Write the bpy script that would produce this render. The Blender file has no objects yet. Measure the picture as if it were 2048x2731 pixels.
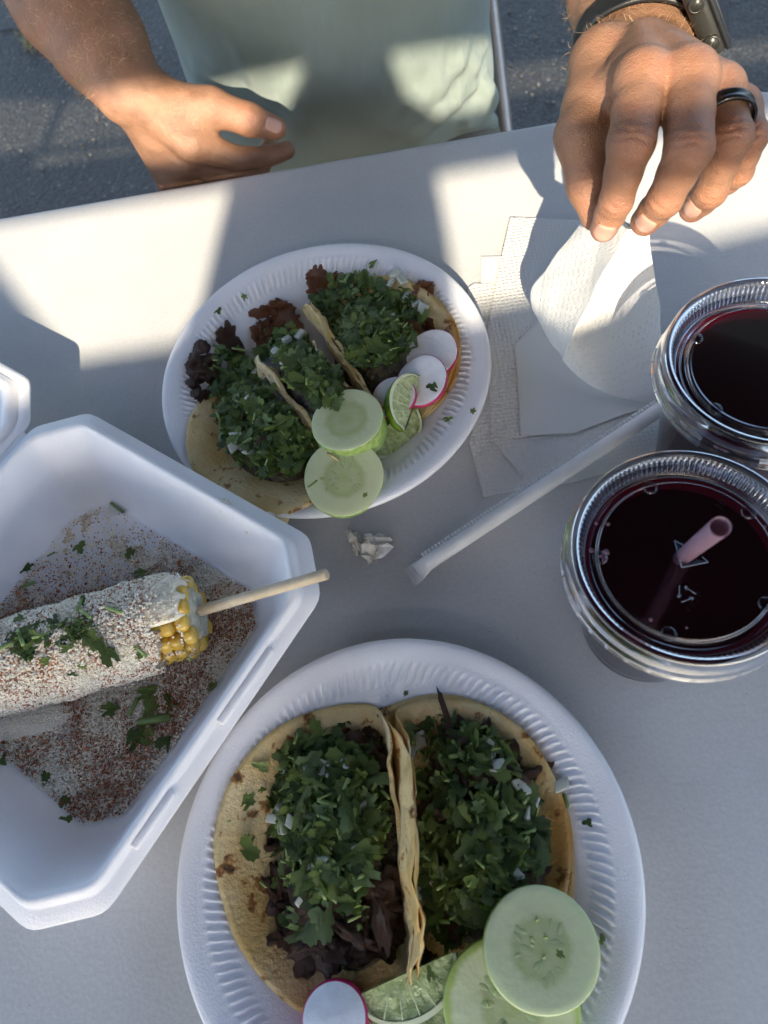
import bpy, bmesh, math, random
import numpy as np
from mathutils import Vector, Matrix, noise
from mathutils.bvhtree import BVHTree

random.seed(7); np.random.seed(7)
PI = math.pi
TZ = 0.74                     # height of the table top
sc = bpy.context.scene
col = sc.collection

# ------------------------------------------------------------------ camera
CAM = np.array([0.07397, 0.0, 0.4038]); CAM[:2] = (0.0, 0.0)
AX_R = np.array([0.98815394, -0.07988995, -0.13103203])
AX_U = np.array([0.12936506, 0.8929595, 0.43114733])
AX_F = np.array([-0.08256196, 0.44299089, -0.89271641])
FPX = 1899.65
cd = bpy.data.cameras.new('camera'); cam = bpy.data.objects.new('camera', cd); col.objects.link(cam)
cd.sensor_fit = 'VERTICAL'; cd.sensor_height = 36; cd.lens = FPX / 2731 * 36
cd.clip_start = 0.02; cd.clip_end = 400
m = Matrix(((AX_R[0], AX_U[0], -AX_F[0], CAM[0]), (AX_R[1], AX_U[1], -AX_F[1], CAM[1]),
            (AX_R[2], AX_U[2], -AX_F[2], CAM[2] + TZ), (0, 0, 0, 1)))
cam.matrix_world = m
cd.dof.use_dof = True; cd.dof.focus_distance = 0.43; cd.dof.aperture_fstop = 11
sc.camera = cam

def at(px, py, z=0.0):
    """photo pixel (2048x2731) -> world point at height z above the table top"""
    d = AX_F + (px - 1024) / FPX * AX_R - (py - 1365.5) / FPX * AX_U
    p = CAM + d * (z - CAM[2]) / d[2]
    return Vector((p[0], p[1], p[2] + TZ))
def ray(px, py, dist):
    d = AX_F + (px - 1024) / FPX * AX_R - (py - 1365.5) / FPX * AX_U
    p = CAM + d / np.linalg.norm(d) * dist
    return Vector((p[0], p[1], p[2] + TZ))
def kp(x, y, z=0.0): return at(x * 1.23448, y * 1.23448, z)
def z1(x, y): return (x * .6173, y * .6173)
def z2(x, y): return (1024 + x * .6173, y * .6173)
def z4(x, y): return (1200 + x * .5112, 500 + y * .5112)
def z5(x, y): return (x * .5425, 900 + y * .5425)
def z6(x, y): return (x * .5425, 1450 + y * .5425)
def zA(x, y): return (400 + x * .6028, 600 + y * .6028)
def zB(x, y): return (450 + x * .7836, 1700 + y * .7836)

# ------------------------------------------------------------------ light
ELEV = math.radians(34.5); SX = 0.05; TE = math.tan(ELEV)
w = bpy.data.worlds.new('World'); sc.world = w; w.use_nodes = True
nt = w.node_tree; bg = nt.nodes['Background']
sky = nt.nodes.new('ShaderNodeTexSky'); sky.sky_type = 'NISHITA'; sky.sun_disc = False
sky.sun_elevation = ELEV; sky.sun_rotation = math.radians(180 + math.degrees(math.atan(SX)))
sky.air_density = 1.0; sky.dust_density = 2.0; sky.ozone_density = 1.2
nt.links.new(sky.outputs[0], bg.inputs[0]); bg.inputs[1].default_value = 0.15
sd = bpy.data.lights.new('sun', 'SUN'); sd.energy = 3.25; sd.angle = math.radians(0.5); sd.color = (1.0, 0.87, 0.66)
so = bpy.data.objects.new('sun', sd); col.objects.link(so); so.location = (0, -3, 5)
so.rotation_euler = Vector((SX, 1, -TE)).to_track_quat('-Z', 'Y').to_euler()
sc.view_settings.view_transform = 'Standard'; sc.view_settings.look = 'None'
sc.view_settings.exposure = 1.72; sc.view_settings.gamma = 1; sc.view_settings.use_curve_mapping = False
sc.render.engine = 'CYCLES'
try:
    sc.cycles.use_denoising = True
    sc.cycles.max_bounces = 10; sc.cycles.transparent_max_bounces = 24; sc.cycles.caustics_reflective = False
    sc.cycles.caustics_refractive = False
except Exception: pass

# ------------------------------------------------------------------ materials
def new_mat(name):
    m = bpy.data.materials.new(name); m.use_nodes = True
    return m, m.node_tree, m.node_tree.nodes['Principled BSDF']
def N(nt, t, **kw):
    n = nt.nodes.new(t)
    for k, v in kw.items():
        if k.startswith('i_'): n.inputs[k[2:].replace('_', ' ')].default_value = v
        else: setattr(n, k, v)
    return n
def ramp(nt, fac, stops, interp='LINEAR'):
    r = nt.nodes.new('ShaderNodeValToRGB'); r.color_ramp.interpolation = interp
    e = r.color_ramp.elements
    while len(e) < len(stops): e.new(0.5)
    for i, (p, c) in enumerate(stops):
        e[i].position = p; e[i].color = (c[0], c[1], c[2], 1) if hasattr(c, '__len__') else (c, c, c, 1)
    nt.links.new(fac, r.inputs[0]); return r
def mat(name, c, rough=.5, noise_amt=.08, nscale=60, bump=0, bscale=400, spec=.5, sss=0, sssr=(1, .5, .3), sscale=.004,
        coat=0, metal=0, c2=None, detail=4, transl=0, tint=False):
    m, nt, b = new_mat(name)
    tc = N(nt, 'ShaderNodeTexCoord')
    n = N(nt, 'ShaderNodeTexNoise'); n.inputs['Scale'].default_value = nscale; n.inputs['Detail'].default_value = detail
    nt.links.new(tc.outputs['Object'], n.inputs['Vector'])
    lo = tuple(x * (1 - noise_amt) for x in c); hi = c2 if c2 else tuple(min(1, x * (1 + noise_amt)) for x in c)
    fac = n.outputs[0]
    if tint:
        oi = N(nt, 'ShaderNodeObjectInfo'); a = N(nt, 'ShaderNodeAttribute', attribute_name='tint')
        ad = N(nt, 'ShaderNodeMath', operation='ADD'); nt.links.new(oi.outputs['Random'], ad.inputs[0]); nt.links.new(a.outputs['Fac'], ad.inputs[1])
        fr = N(nt, 'ShaderNodeMath', operation='FRACT'); nt.links.new(ad.outputs[0], fr.inputs[0])
        mx = N(nt, 'ShaderNodeMath', operation='MULTIPLY_ADD'); mx.inputs[1].default_value = .55
        nt.links.new(fr.outputs[0], mx.inputs[0])
        sb = N(nt, 'ShaderNodeMath', operation='MULTIPLY_ADD'); sb.inputs[1].default_value = .8; sb.inputs[2].default_value = -.2
        nt.links.new(n.outputs[0], sb.inputs[0]); nt.links.new(sb.outputs[0], mx.inputs[2]); fac = mx.outputs[0]
        r = ramp(nt, fac, [(.1, lo), (.9, hi)])
    else:
        r = ramp(nt, fac, [(.3, lo), (.7, hi)])
    nt.links.new(r.outputs[0], b.inputs['Base Color'])
    b.inputs['Roughness'].default_value = rough; b.inputs['Metallic'].default_value = metal
    b.inputs['Specular IOR Level'].default_value = spec; b.inputs['Coat Weight'].default_value = coat
    if sss:
        b.inputs['Subsurface Weight'].default_value = sss; b.inputs['Subsurface Radius'].default_value = sssr
        b.inputs['Subsurface Scale'].default_value = sscale
    if bump:
        n2 = N(nt, 'ShaderNodeTexNoise'); n2.inputs['Scale'].default_value = bscale; n2.inputs['Detail'].default_value = 3
        nt.links.new(tc.outputs['Object'], n2.inputs['Vector'])
        bp = N(nt, 'ShaderNodeBump'); bp.inputs['Strength'].default_value = 1; bp.inputs['Distance'].default_value = bump
        nt.links.new(n2.outputs[0], bp.inputs['Height']); nt.links.new(bp.outputs[0], b.inputs['Normal'])
    if transl:
        tr = N(nt, 'ShaderNodeBsdfTranslucent'); mxs = N(nt, 'ShaderNodeMixShader'); mxs.inputs[0].default_value = transl
        nt.links.new(r.outputs[0], tr.inputs[0]); nt.links.new(b.outputs[0], mxs.inputs[1]); nt.links.new(tr.outputs[0], mxs.inputs[2])
        nt.links.new(mxs.outputs[0], nt.nodes['Material Output'].inputs[0])
    return m

M = {}
# white moulded plastic table: grain, scuffs and faint scratches
m_, nt, b = new_mat('table_plastic'); M['table'] = m_
tc = N(nt, 'ShaderNodeTexCoord')
n1 = N(nt, 'ShaderNodeTexNoise'); n1.inputs['Scale'].default_value = 9; n1.inputs['Detail'].default_value = 6
n2 = N(nt, 'ShaderNodeTexNoise'); n2.inputs['Scale'].default_value = 480; n2.inputs['Detail'].default_value = 2
mp = N(nt, 'ShaderNodeMapping'); mp.inputs['Scale'].default_value = (3, 60, 1); mp.inputs['Rotation'].default_value = (0, 0, .35)
n3 = N(nt, 'ShaderNodeTexNoise'); n3.inputs['Scale'].default_value = 6; n3.inputs['Detail'].default_value = 5
n4 = N(nt, 'ShaderNodeTexVoronoi'); n4.inputs['Scale'].default_value = 90; n4.feature = 'F1'
for nn in (n1, n2, n4): nt.links.new(tc.outputs['Object'], nn.inputs['Vector'])
nt.links.new(tc.outputs['Object'], mp.inputs['Vector']); nt.links.new(mp.outputs[0], n3.inputs['Vector'])
r1 = ramp(nt, n1.outputs[0], [(.35, (.50, .505, .515)), (.65, (.57, .575, .575))])
r3 = ramp(nt, n3.outputs[0], [(.64, 1.0), (.67, .93), (.69, 1.0)])
r4 = ramp(nt, n4.outputs['Distance'], [(.015, .35), (.05, 1.0)])
r5 = ramp(nt, n2.outputs[0], [(.3, .94), (.7, 1.03)])
def mul(nt, a, b_):
    x = N(nt, 'ShaderNodeMix', data_type='RGBA', blend_type='MULTIPLY'); x.inputs[0].default_value = 1
    nt.links.new(a, x.inputs[6]); nt.links.new(b_, x.inputs[7]); return x.outputs[2]
# dots only where a second noise allows
n6 = N(nt, 'ShaderNodeTexNoise'); n6.inputs['Scale'].default_value = 40; nt.links.new(tc.outputs['Object'], n6.inputs['Vector'])
r6 = ramp(nt, n6.outputs[0], [(.60, 0.0), (.64, 1.0)])
mxd = N(nt, 'ShaderNodeMix', data_type='RGBA'); nt.links.new(r6.outputs[0], mxd.inputs[0]); mxd.inputs[6].default_value = (1, 1, 1, 1)
nt.links.new(r4.outputs[0], mxd.inputs[7])
c_ = mul(nt, mul(nt, mul(nt, r1.outputs[0], r3.outputs[0]), mxd.outputs[2]), r5.outputs[0])
nt.links.new(c_, b.inputs['Base Color']); b.inputs['Roughness'].default_value = .42; b.inputs['Specular IOR Level'].default_value = .4
bp = N(nt, 'ShaderNodeBump'); bp.inputs['Distance'].default_value = .00013; bp.inputs['Strength'].default_value = 1.0
nt.links.new(n2.outputs[0], bp.inputs['Height']); nt.links.new(bp.outputs[0], b.inputs['Normal'])

# foam: soft white with bead sparkle
def foam(name, c):
    m_, nt, b = new_mat(name)
    tc = N(nt, 'ShaderNodeTexCoord'); v = N(nt, 'ShaderNodeTexVoronoi'); v.inputs['Scale'].default_value = 900
    nt.links.new(tc.outputs['Object'], v.inputs['Vector'])
    n = N(nt, 'ShaderNodeTexNoise'); n.inputs['Scale'].default_value = 35; n.inputs['Detail'].default_value = 5
    nt.links.new(tc.outputs['Object'], n.inputs['Vector'])
    r = ramp(nt, n.outputs[0], [(.35, tuple(x * .95 for x in c)), (.65, c)]); nt.links.new(r.outputs[0], b.inputs['Base Color'])
    b.inputs['Roughness'].default_value = .36; b.inputs['Subsurface Weight'].default_value = .35
    b.inputs['Subsurface Radius'].default_value = (1, 1, 1); b.inputs['Subsurface Scale'].default_value = .004
    b.inputs['Specular IOR Level'].default_value = .5
    bp = N(nt, 'ShaderNodeBump'); bp.inputs['Distance'].default_value = .00020; bp.inputs['Strength'].default_value = .7
    nt.links.new(v.outputs['Distance'], bp.inputs['Height']); nt.links.new(bp.outputs[0], b.inputs['Normal'])
    return m_
M['foam'] = foam('foam', (.86, .86, .90))
# asphalt
m_, nt, b = new_mat('asphalt'); M['asphalt'] = m_
tc = N(nt, 'ShaderNodeTexCoord')
v = N(nt, 'ShaderNodeTexVoronoi'); v.inputs['Scale'].default_value = 170; v2 = N(nt, 'ShaderNodeTexVoronoi'); v2.inputs['Scale'].default_value = 70
n1 = N(nt, 'ShaderNodeTexNoise'); n1.inputs['Scale'].default_value = 3; n1.inputs['Detail'].default_value = 8
for nn in (v, v2, n1): nt.links.new(tc.outputs['Object'], nn.inputs['Vector'])
ra = ramp(nt, v.outputs['Color'], [(.0, .010), (.7, .034), (.93, .08), (1, .3)])
rb = ramp(nt, n1.outputs[0], [(.3, .7), (.7, 1.15)])
nt.links.new(mul(nt, ra.outputs[0], rb.outputs[0]), b.inputs['Base Color']); b.inputs['Roughness'].default_value = .6
ad = N(nt, 'ShaderNodeMath', operation='ADD'); nt.links.new(v.outputs['Distance'], ad.inputs[0]); nt.links.new(v2.outputs['Distance'], ad.inputs[1])
bp = N(nt, 'ShaderNodeBump'); bp.inputs['Distance'].default_value = .006; bp.inputs['Strength'].default_value = 1.0; bp.invert = True
nt.links.new(ad.outputs[0], bp.inputs['Height']); nt.links.new(bp.outputs[0], b.inputs['Normal'])
# skin
m_, nt, b = new_mat('skin'); M['skin'] = m_
tc = N(nt, 'ShaderNodeTexCoord'); n1 = N(nt, 'ShaderNodeTexNoise'); n1.inputs['Scale'].default_value = 55; n1.inputs['Detail'].default_value = 6
n2 = N(nt, 'ShaderNodeTexVoronoi'); n2.inputs['Scale'].default_value = 1300; n3 = N(nt, 'ShaderNodeTexNoise'); n3.inputs['Scale'].default_value = 260; n3.inputs['Detail'].default_value = 5
for nn in (n1, n2, n3): nt.links.new(tc.outputs['Object'], nn.inputs['Vector'])
r = ramp(nt, n1.outputs[0], [(.3, (.235, .122, .074)), (.55, (.32, .172, .104)), (.75, (.33, .155, .098))])
a = N(nt, 'ShaderNodeAttribute', attribute_name='red')
mx = N(nt, 'ShaderNodeMix', data_type='RGBA'); nt.links.new(a.outputs['Fac'], mx.inputs[0]); nt.links.new(r.outputs[0], mx.inputs[6])
mx.inputs[7].default_value = (.40, .14, .085, 1)
nt.links.new(mx.outputs[2], b.inputs['Base Color']); b.inputs['Roughness'].default_value = .44
b.inputs['Subsurface Weight'].default_value = .25; b.inputs['Subsurface Radius'].default_value = (1, .35, .2); b.inputs['Subsurface Scale'].default_value = .003
ad = N(nt, 'ShaderNodeMath', operation='MULTIPLY_ADD'); ad.inputs[1].default_value = .5
nt.links.new(n2.outputs['Distance'], ad.inputs[0]); nt.links.new(n3.outputs[0], ad.inputs[2])
bp = N(nt, 'ShaderNodeBump'); bp.inputs['Distance'].default_value = .00065; bp.inputs['Strength'].default_value = .9
nt.links.new(ad.outputs[0], bp.inputs['Height']); nt.links.new(bp.outputs[0], b.inputs['Normal'])
M['nail'] = mat('fingernail', (.56, .32, .25), .25, .06, 80, spec=.6, sss=.2, sscale=.002)
M['hair'] = mat('arm_hair', (.58, .40, .24), .5)
M['headhair'] = mat('head_hair', (.05, .03, .02), .6)
# leaves, stems, food
M['leaf'] = mat('cilantro_leaf', (.030, .085, .016), .26, .45, 260, c2=(.27, .38, .09), bump=.0006, bscale=900, transl=.22, tint=True, spec=.5)
M['leaf_pale'] = mat('cilantro_leaf_pale', (.10, .19, .055), .3, .4, 260, c2=(.34, .48, .20), bump=.0006, bscale=900, transl=.25, tint=True)
M['stem'] = mat('cilantro_stem', (.16, .26, .06), .35, .3, 300, c2=(.30, .42, .15), tint=True, sss=.2)
M['onion'] = mat('onion', (.40, .43, .38), .25, .1, 200, c2=(.58, .60, .54), sss=.5, sssr=(1, 1, .9), sscale=.004, spec=.6)
M['beef'] = mat('grilled_beef', (.046, .018, .010), .30, .5, 160, c2=(.27, .130, .080), bump=.0042, bscale=300, spec=.6, detail=8)
M['pastor'] = mat('red_marinated_pork', (.16, .026, .008), .30, .5, 180, c2=(.58, .20, .05), bump=.0026, bscale=420, spec=.6, detail=8)
M['filling'] = mat('filling_base', (.03, .022, .012), .5, .6, 200, c2=(.10, .08, .035), bump=.003, bscale=300)
# tortilla with char specks
def tort(name, oil):
    m_, nt, b = new_mat(name)
    tc = N(nt, 'ShaderNodeTexCoord'); n1 = N(nt, 'ShaderNodeTexNoise'); n1.inputs['Scale'].default_value = 26; n1.inputs['Detail'].default_value = 6
    n2 = N(nt, 'ShaderNodeTexNoise'); n2.inputs['Scale'].default_value = 85; n2.inputs['Detail'].default_value = 9; n2.inputs['Roughness'].default_value = .62
    n3 = N(nt, 'ShaderNodeTexNoise'); n3.inputs['Scale'].default_value = 420; n3.inputs['Detail'].default_value = 3
    for nn in (n1, n2, n3): nt.links.new(tc.outputs['Object'], nn.inputs['Vector'])
    r = ramp(nt, n1.outputs[0], [(.35, (.58, .38, .13)), (.52, (.70, .54, .28)), (.68, (.50, .27, .07) if oil else (.74, .60, .36))])
    r2 = ramp(nt, n2.outputs[0], [(.58, (1, 1, 1)), (.62, (.55, .34, .18)), (.68, (.14, .08, .05))])
    nt.links.new(mul(nt, r.outputs[0], r2.outputs[0]), b.inputs['Base Color']); b.inputs['Roughness'].default_value = .42 if oil else .55
    b.inputs['Subsurface Weight'].default_value = .2; b.inputs['Subsurface Radius'].default_value = (1, .7, .3); b.inputs['Subsurface Scale'].default_value = .003
    bp = N(nt, 'ShaderNodeBump'); bp.inputs['Distance'].default_value = .0009; nt.links.new(n3.outputs[0], bp.inputs['Height']); nt.links.new(bp.outputs[0], b.inputs['Normal'])
    return m_
M['tortilla'] = tort('tortilla', False); M['tortilla_oily'] = tort('tortilla_oily', True)
# cucumber face: radial zones in object space
m_, nt, b = new_mat('cucumber'); M['cuke'] = m_
tc = N(nt, 'ShaderNodeTexCoord'); sp = N(nt, 'ShaderNodeSeparateXYZ'); nt.links.new(tc.outputs['Object'], sp.inputs[0])
cx = N(nt, 'ShaderNodeCombineXYZ'); nt.links.new(sp.outputs[0], cx.inputs[0]); nt.links.new(sp.outputs[1], cx.inputs[1])
ln = N(nt, 'ShaderNodeVectorMath', operation='LENGTH'); nt.links.new(cx.outputs[0], ln.inputs[0])
n1 = N(nt, 'ShaderNodeTexNoise'); n1.inputs['Scale'].default_value = 120; n1.inputs['Detail'].default_value = 5; nt.links.new(tc.outputs['Object'], n1.inputs['Vector'])
ml = N(nt, 'ShaderNodeMath', operation='MULTIPLY_ADD'); ml.inputs[1].default_value = .0055; nt.links.new(n1.outputs[0], ml.inputs[0]); nt.links.new(ln.outputs['Value'], ml.inputs[2])
dv = N(nt, 'ShaderNodeMath', operation='DIVIDE'); dv.inputs[1].default_value = .0305; nt.links.new(ml.outputs[0], dv.inputs[0])
r = ramp(nt, dv.outputs[0], [(.10, (.40, .46, .22)), (.30, (.46, .50, .28)), (.47, (.40, .46, .23)), (.58, (.56, .60, .38)), (.90, (.60, .65, .42)), (.99, (.42, .52, .16))])
nt.links.new(r.outputs[0], b.inputs['Base Color']); b.inputs['Roughness'].default_value = .22; b.inputs['Subsurface Weight'].default_value = .5
b.inputs['Subsurface Radius'].default_value = (.8, 1, .5); b.inputs['Subsurface Scale'].default_value = .005
bp = N(nt, 'ShaderNodeBump'); bp.inputs['Distance'].default_value = .0006; nt.links.new(n1.outputs[0], bp.inputs['Height']); nt.links.new(bp.outputs[0], b.inputs['Normal'])
M['cuke_skin'] = mat('cucumber_peel', (.26, .44, .08), .3, .25, 260, c2=(.46, .62, .22), sss=.3)
M['cuke_seed'] = mat('cucumber_seed', (.38, .44, .20), .12, .15, 300, c2=(.52, .56, .32), sss=.4, spec=.7)
M['radish'] = mat('radish_flesh', (.80, .80, .84), .3, .05, 150, c2=(.88, .88, .92), sss=.4, sssr=(1, 1, 1), bump=.0003)
M['radish_skin'] = mat('radish_skin', (.42, .008, .09), .3, .2, 200, c2=(.60, .03, .17))
M['lime_rind'] = mat('lime_rind', (.08, .20, .018), .25, .4, 90, c2=(.20, .34, .04), bump=.0006, bscale=700, spec=.7)
m_ = mat('lime_flesh', (.36, .46, .16), .18, .3, 330, c2=(.58, .66, .34), sss=.5, sssr=(.8, 1, .5), bump=.0008, bscale=500, spec=.8); M['lime_flesh'] = m_
M['pith'] = mat('lime_pith', (.66, .70, .48), .4, .06, 100, sss=.2)
M['cheese'] = mat('crumbled_cheese', (.84, .75, .60), .7, .08, 200, c2=(.95, .90, .78), sss=.3, sssr=(1, .9, .7), sscale=.001, tint=True)
M['chili'] = mat('chili_powder', (.26, .045, .016), .7, .4, 200, c2=(.55, .20, .08), tint=True)
M['mayo'] = mat('mayonnaise', (.82, .72, .54), .25, .04, 60, c2=(.88, .82, .68), sss=.5, sssr=(1, .9, .6), bump=.0008, bscale=160, spec=.6)
M['kernel'] = mat('corn_kernel', (.60, .34, .03), .22, .2, 120, c2=(.78, .55, .12), sss=.5, sssr=(1, .7, .2), spec=.6, tint=True)
M['cob'] = mat('corn_cob', (.55, .50, .34), .7, .2, 400, c2=(.66, .62, .48), bump=.001)
M['coat'] = mat('cheese_coating', (.70, .55, .40), .7, .25, 90, c2=(.86, .80, .66), bump=.0018, bscale=700, sss=.35, detail=7)
nt = M['coat'].node_tree; b = nt.nodes['Principled BSDF']; tc = N(nt, 'ShaderNodeTexCoord'); nn = N(nt, 'ShaderNodeTexNoise'); nn.inputs['Scale'].default_value = 42; nn.inputs['Detail'].default_value = 7
nt.links.new(tc.outputs['Object'], nn.inputs['Vector']); rr = ramp(nt, nn.outputs[0], [(.50, (1, 1, 1)), (.62, (.86, .52, .34)), (.72, (.62, .22, .10))])
old = b.inputs['Base Color'].links[0].from_socket; nt.links.new(mul(nt, old, rr.outputs[0]), b.inputs['Base Color'])
M['wood'] = mat('skewer_wood', (.55, .44, .30), .6, .15, 90, c2=(.68, .58, .42), bump=.0003)
# paper
def paper(name, kind, scale=520):
    m_, nt, b = new_mat(name)
    tc = N(nt, 'ShaderNodeTexCoord')
    b.inputs['Base Color'].default_value = (.80, .79, .77, 1); b.inputs['Roughness'].default_value = .85
    h = None
    if kind == 'hex':
        v = N(nt, 'ShaderNodeTexVoronoi'); v.feature = 'SMOOTH_F1'; v.inputs['Scale'].default_value = scale; v.inputs['Randomness'].default_value = .25
        nt.links.new(tc.outputs['Object'], v.inputs['Vector']); h = ramp(nt, v.outputs['Distance'], [(.12, 0), (.42, 1)]).outputs[0]
    elif kind == 'dash':
        mp = N(nt, 'ShaderNodeMapping'); mp.inputs['Scale'].default_value = (1, 2.4, 1); mp.inputs['Rotation'].default_value = (0, 0, .15)
        v = N(nt, 'ShaderNodeTexVoronoi'); v.feature = 'SMOOTH_F1'; v.inputs['Scale'].default_value = scale * .6; v.inputs['Randomness'].default_value = .35
        nt.links.new(tc.outputs['Object'], mp.inputs['Vector']); nt.links.new(mp.outputs[0], v.inputs['Vector']); h = ramp(nt, v.outputs['Distance'], [(.12, 0), (.42, 1)]).outputs[0]
    else:
        n = N(nt, 'ShaderNodeTexNoise'); n.inputs['Scale'].default_value = 900; nt.links.new(tc.outputs['Object'], n.inputs['Vector']); h = n.outputs[0]
    bp = N(nt, 'ShaderNodeBump'); bp.inputs['Distance'].default_value = .0005 if kind != 'fine' else .0002; bp.inputs['Strength'].default_value = 1
    nt.links.new(h, bp.inputs['Height']); nt.links.new(bp.outputs[0], b.inputs['Normal'])
    tr = N(nt, 'ShaderNodeBsdfTranslucent'); tr.inputs[0].default_value = (.8, .78, .74, 1)
    mxs = N(nt, 'ShaderNodeMixShader'); mxs.inputs[0].default_value = .28
    nt.links.new(b.outputs[0], mxs.inputs[1]); nt.links.new(tr.outputs[0], mxs.inputs[2]); nt.links.new(mxs.outputs[0], nt.nodes['Material Output'].inputs[0])
    return m_
M['napkin_hex'] = paper('napkin_embossed', 'hex', 330); M['napkin_dash'] = paper('napkin_dashed', 'dash', 520); M['napkin_fine'] = paper('napkin_smooth', 'fine')
M['sleeve'] = mat('straw_wrapper', (.80, .80, .80), .5, .03, 90, c2=(.86, .86, .86), transl=.2)
M['scrap'] = mat('crumpled_paper', (.62, .56, .47), .6, .2, 130, c2=(.85, .85, .83), transl=.1)
# clear plastic: thin film, Fresnel mixed
def clear(name, tint, lo=.05, ior=1.5):
    m_, nt, b = new_mat(name); nt.nodes.remove(b)
    t = N(nt, 'ShaderNodeBsdfTransparent'); t.inputs[0].default_value = (*tint, 1)
    g = N(nt, 'ShaderNodeBsdfGlossy'); g.inputs['Roughness'].default_value = .10; g.inputs[0].default_value = (.95, .97, 1, 1)
    fr = N(nt, 'ShaderNodeFresnel'); fr.inputs[0].default_value = ior
    ma = N(nt, 'ShaderNodeMath', operation='MULTIPLY_ADD'); ma.inputs[1].default_value = .62; ma.inputs[2].default_value = lo; ma.use_clamp = True
    nt.links.new(fr.outputs[0], ma.inputs[0])
    mx = N(nt, 'ShaderNodeMixShader'); nt.links.new(ma.outputs[0], mx.inputs[0]); nt.links.new(t.outputs[0], mx.inputs[1]); nt.links.new(g.outputs[0], mx.inputs[2])
    nt.links.new(mx.outputs[0], nt.nodes['Material Output'].inputs[0]); return m_
M['clear'] = clear('clear_plastic', (.64, .63, .66), .02); M['clear_cup'] = clear('clear_cup_plastic', (.92, .92, .94), .0)
M['emboss'] = clear('embossed_plastic', (.75, .75, .78), .22)
M['whitened'] = mat('stressed_plastic', (.45, .50, .58), .2, .1, spec=.8, transl=.4)
m_, nt, b = new_mat('hibiscus_drink'); M['drink'] = m_
b.inputs['Base Color'].default_value = (.022, .0010, .0045, 1); b.inputs['Roughness'].default_value = .04; b.inputs['IOR'].default_value = 1.33
m_, nt, b = new_mat('drink_edge'); M['drink_edge'] = m_
b.inputs['Base Color'].default_value = (.12, .003, .018, 1); b.inputs['Roughness'].default_value = .08
M['bubble'] = mat('pink_bubble', (.42, .10, .17), .08, .3, 300, c2=(.65, .40, .5), spec=1)
M['straw'] = mat('translucent_straw', (.36, .22, .30), .25, .08, 60, transl=.35, sss=.1)
# cloth
m_, nt, b = new_mat('tshirt_cotton'); M['shirt'] = m_
tc = N(nt, 'ShaderNodeTexCoord'); n1 = N(nt, 'ShaderNodeTexNoise'); n1.inputs['Scale'].default_value = 12; n1.inputs['Detail'].default_value = 5
wv = N(nt, 'ShaderNodeTexWave'); wv.inputs['Scale'].default_value = 500; wv.inputs['Distortion'].default_value = 1
for nn in (n1, wv): nt.links.new(tc.outputs['Object'], nn.inputs['Vector'])
r = ramp(nt, n1.outputs[0], [(.3, (.26, .325, .30)), (.7, (.315, .385, .355))]); nt.links.new(r.outputs[0], b.inputs['Base Color'])
b.inputs['Roughness'].default_value = .85; b.inputs['Sheen Weight'].default_value = .15
n5 = N(nt, 'ShaderNodeTexNoise'); n5.inputs['Scale'].default_value = 26; n5.inputs['Detail'].default_value = 4; mp5 = N(nt, 'ShaderNodeMapping'); mp5.inputs['Rotation'].default_value = (.3, .7, .2); mp5.inputs['Scale'].default_value = (1, .6, .35)
nt.links.new(tc.outputs['Object'], mp5.inputs['Vector']); nt.links.new(mp5.outputs[0], n5.inputs['Vector'])
b5 = N(nt, 'ShaderNodeBump'); b5.inputs['Distance'].default_value = .012; b5.inputs['Strength'].default_value = .7; nt.links.new(n5.outputs[0], b5.inputs['Height'])
bp = N(nt, 'ShaderNodeBump'); bp.inputs['Distance'].default_value = .0004; nt.links.new(wv.outputs[0], bp.inputs['Height']); nt.links.new(b5.outputs[0], bp.inputs['Normal']); nt.links.new(bp.outputs[0], b.inputs['Normal'])
M['shorts'] = mat('khaki_cotton', (.17, .145, .11), .85, .1, 200, bump=.0004)
M['shoe'] = mat('shoe_canvas', (.06, .06, .065), .7, .2)
M['black'] = mat('black_rubber', (.012, .013, .015), .38, .2, 200, bump=.0002)
M['gloss_black'] = mat('black_glass', (.02, .022, .028), .06, .05, spec=.9)
M['case'] = mat('dark_steel', (.06, .06, .055), .3, .15, 90, metal=.6)
M['steel'] = mat('brushed_steel', (.55, .54, .52), .3, .08, metal=1)
M['ring'] = mat('black_ceramic', (.02, .02, .022), .25, .05, spec=.8, metal=.6)
M['chair_metal'] = mat('chair_metal', (.35, .33, .32), .35, .1, metal=.7)
M['chair_pad'] = mat('chair_vinyl', (.015, .015, .018), .5, .2, bump=.0003)
M['added_cloth'] = mat('added_shade_cloth', (.20, .20, .19), .9, .1, 40)
# ------------------------------------------------------------------ object helpers
def mesh(name, verts, faces, smooth=True, tint=None, attr='tint'):
    me = bpy.data.meshes.new(name)
    me.from_pydata([tuple(v) for v in verts] if not isinstance(verts, np.ndarray) else verts.tolist(), [], faces if not isinstance(faces, np.ndarray) else faces.tolist())
    if smooth: me.polygons.foreach_set('use_smooth', [True] * len(me.polygons))
    if tint is not None:
        a = me.attributes.new(attr, 'FLOAT', 'POINT'); a.data.foreach_set('value', np.asarray(tint, dtype=np.float32))
    me.update(); return me
def link(name, me, material=None, parent=None, loc=None, mw=None, kind=None):
    o = bpy.data.objects.new(name, me); col.objects.link(o)
    if material is not None and me is not None and len(me.materials) == 0: me.materials.append(material)
    if parent is not None:
        o.parent = parent
        o.matrix_parent_inverse = Matrix.Identity(4)
    if mw is not None: o.matrix_basis = (parent_mw(parent).inverted() @ mw) if parent is not None else mw
    elif loc is not None: o.location = loc
    if kind: o['kind'] = kind
    return o
def parent_mw(p):
    mw = p.matrix_basis.copy()
    while p.parent is not None:
        p = p.parent; mw = p.matrix_basis @ mw
    return mw
def tag(o, label, cat, group=None):
    o['label'] = label; o['category'] = cat
    if group: o['group'] = group
    return o
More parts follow.
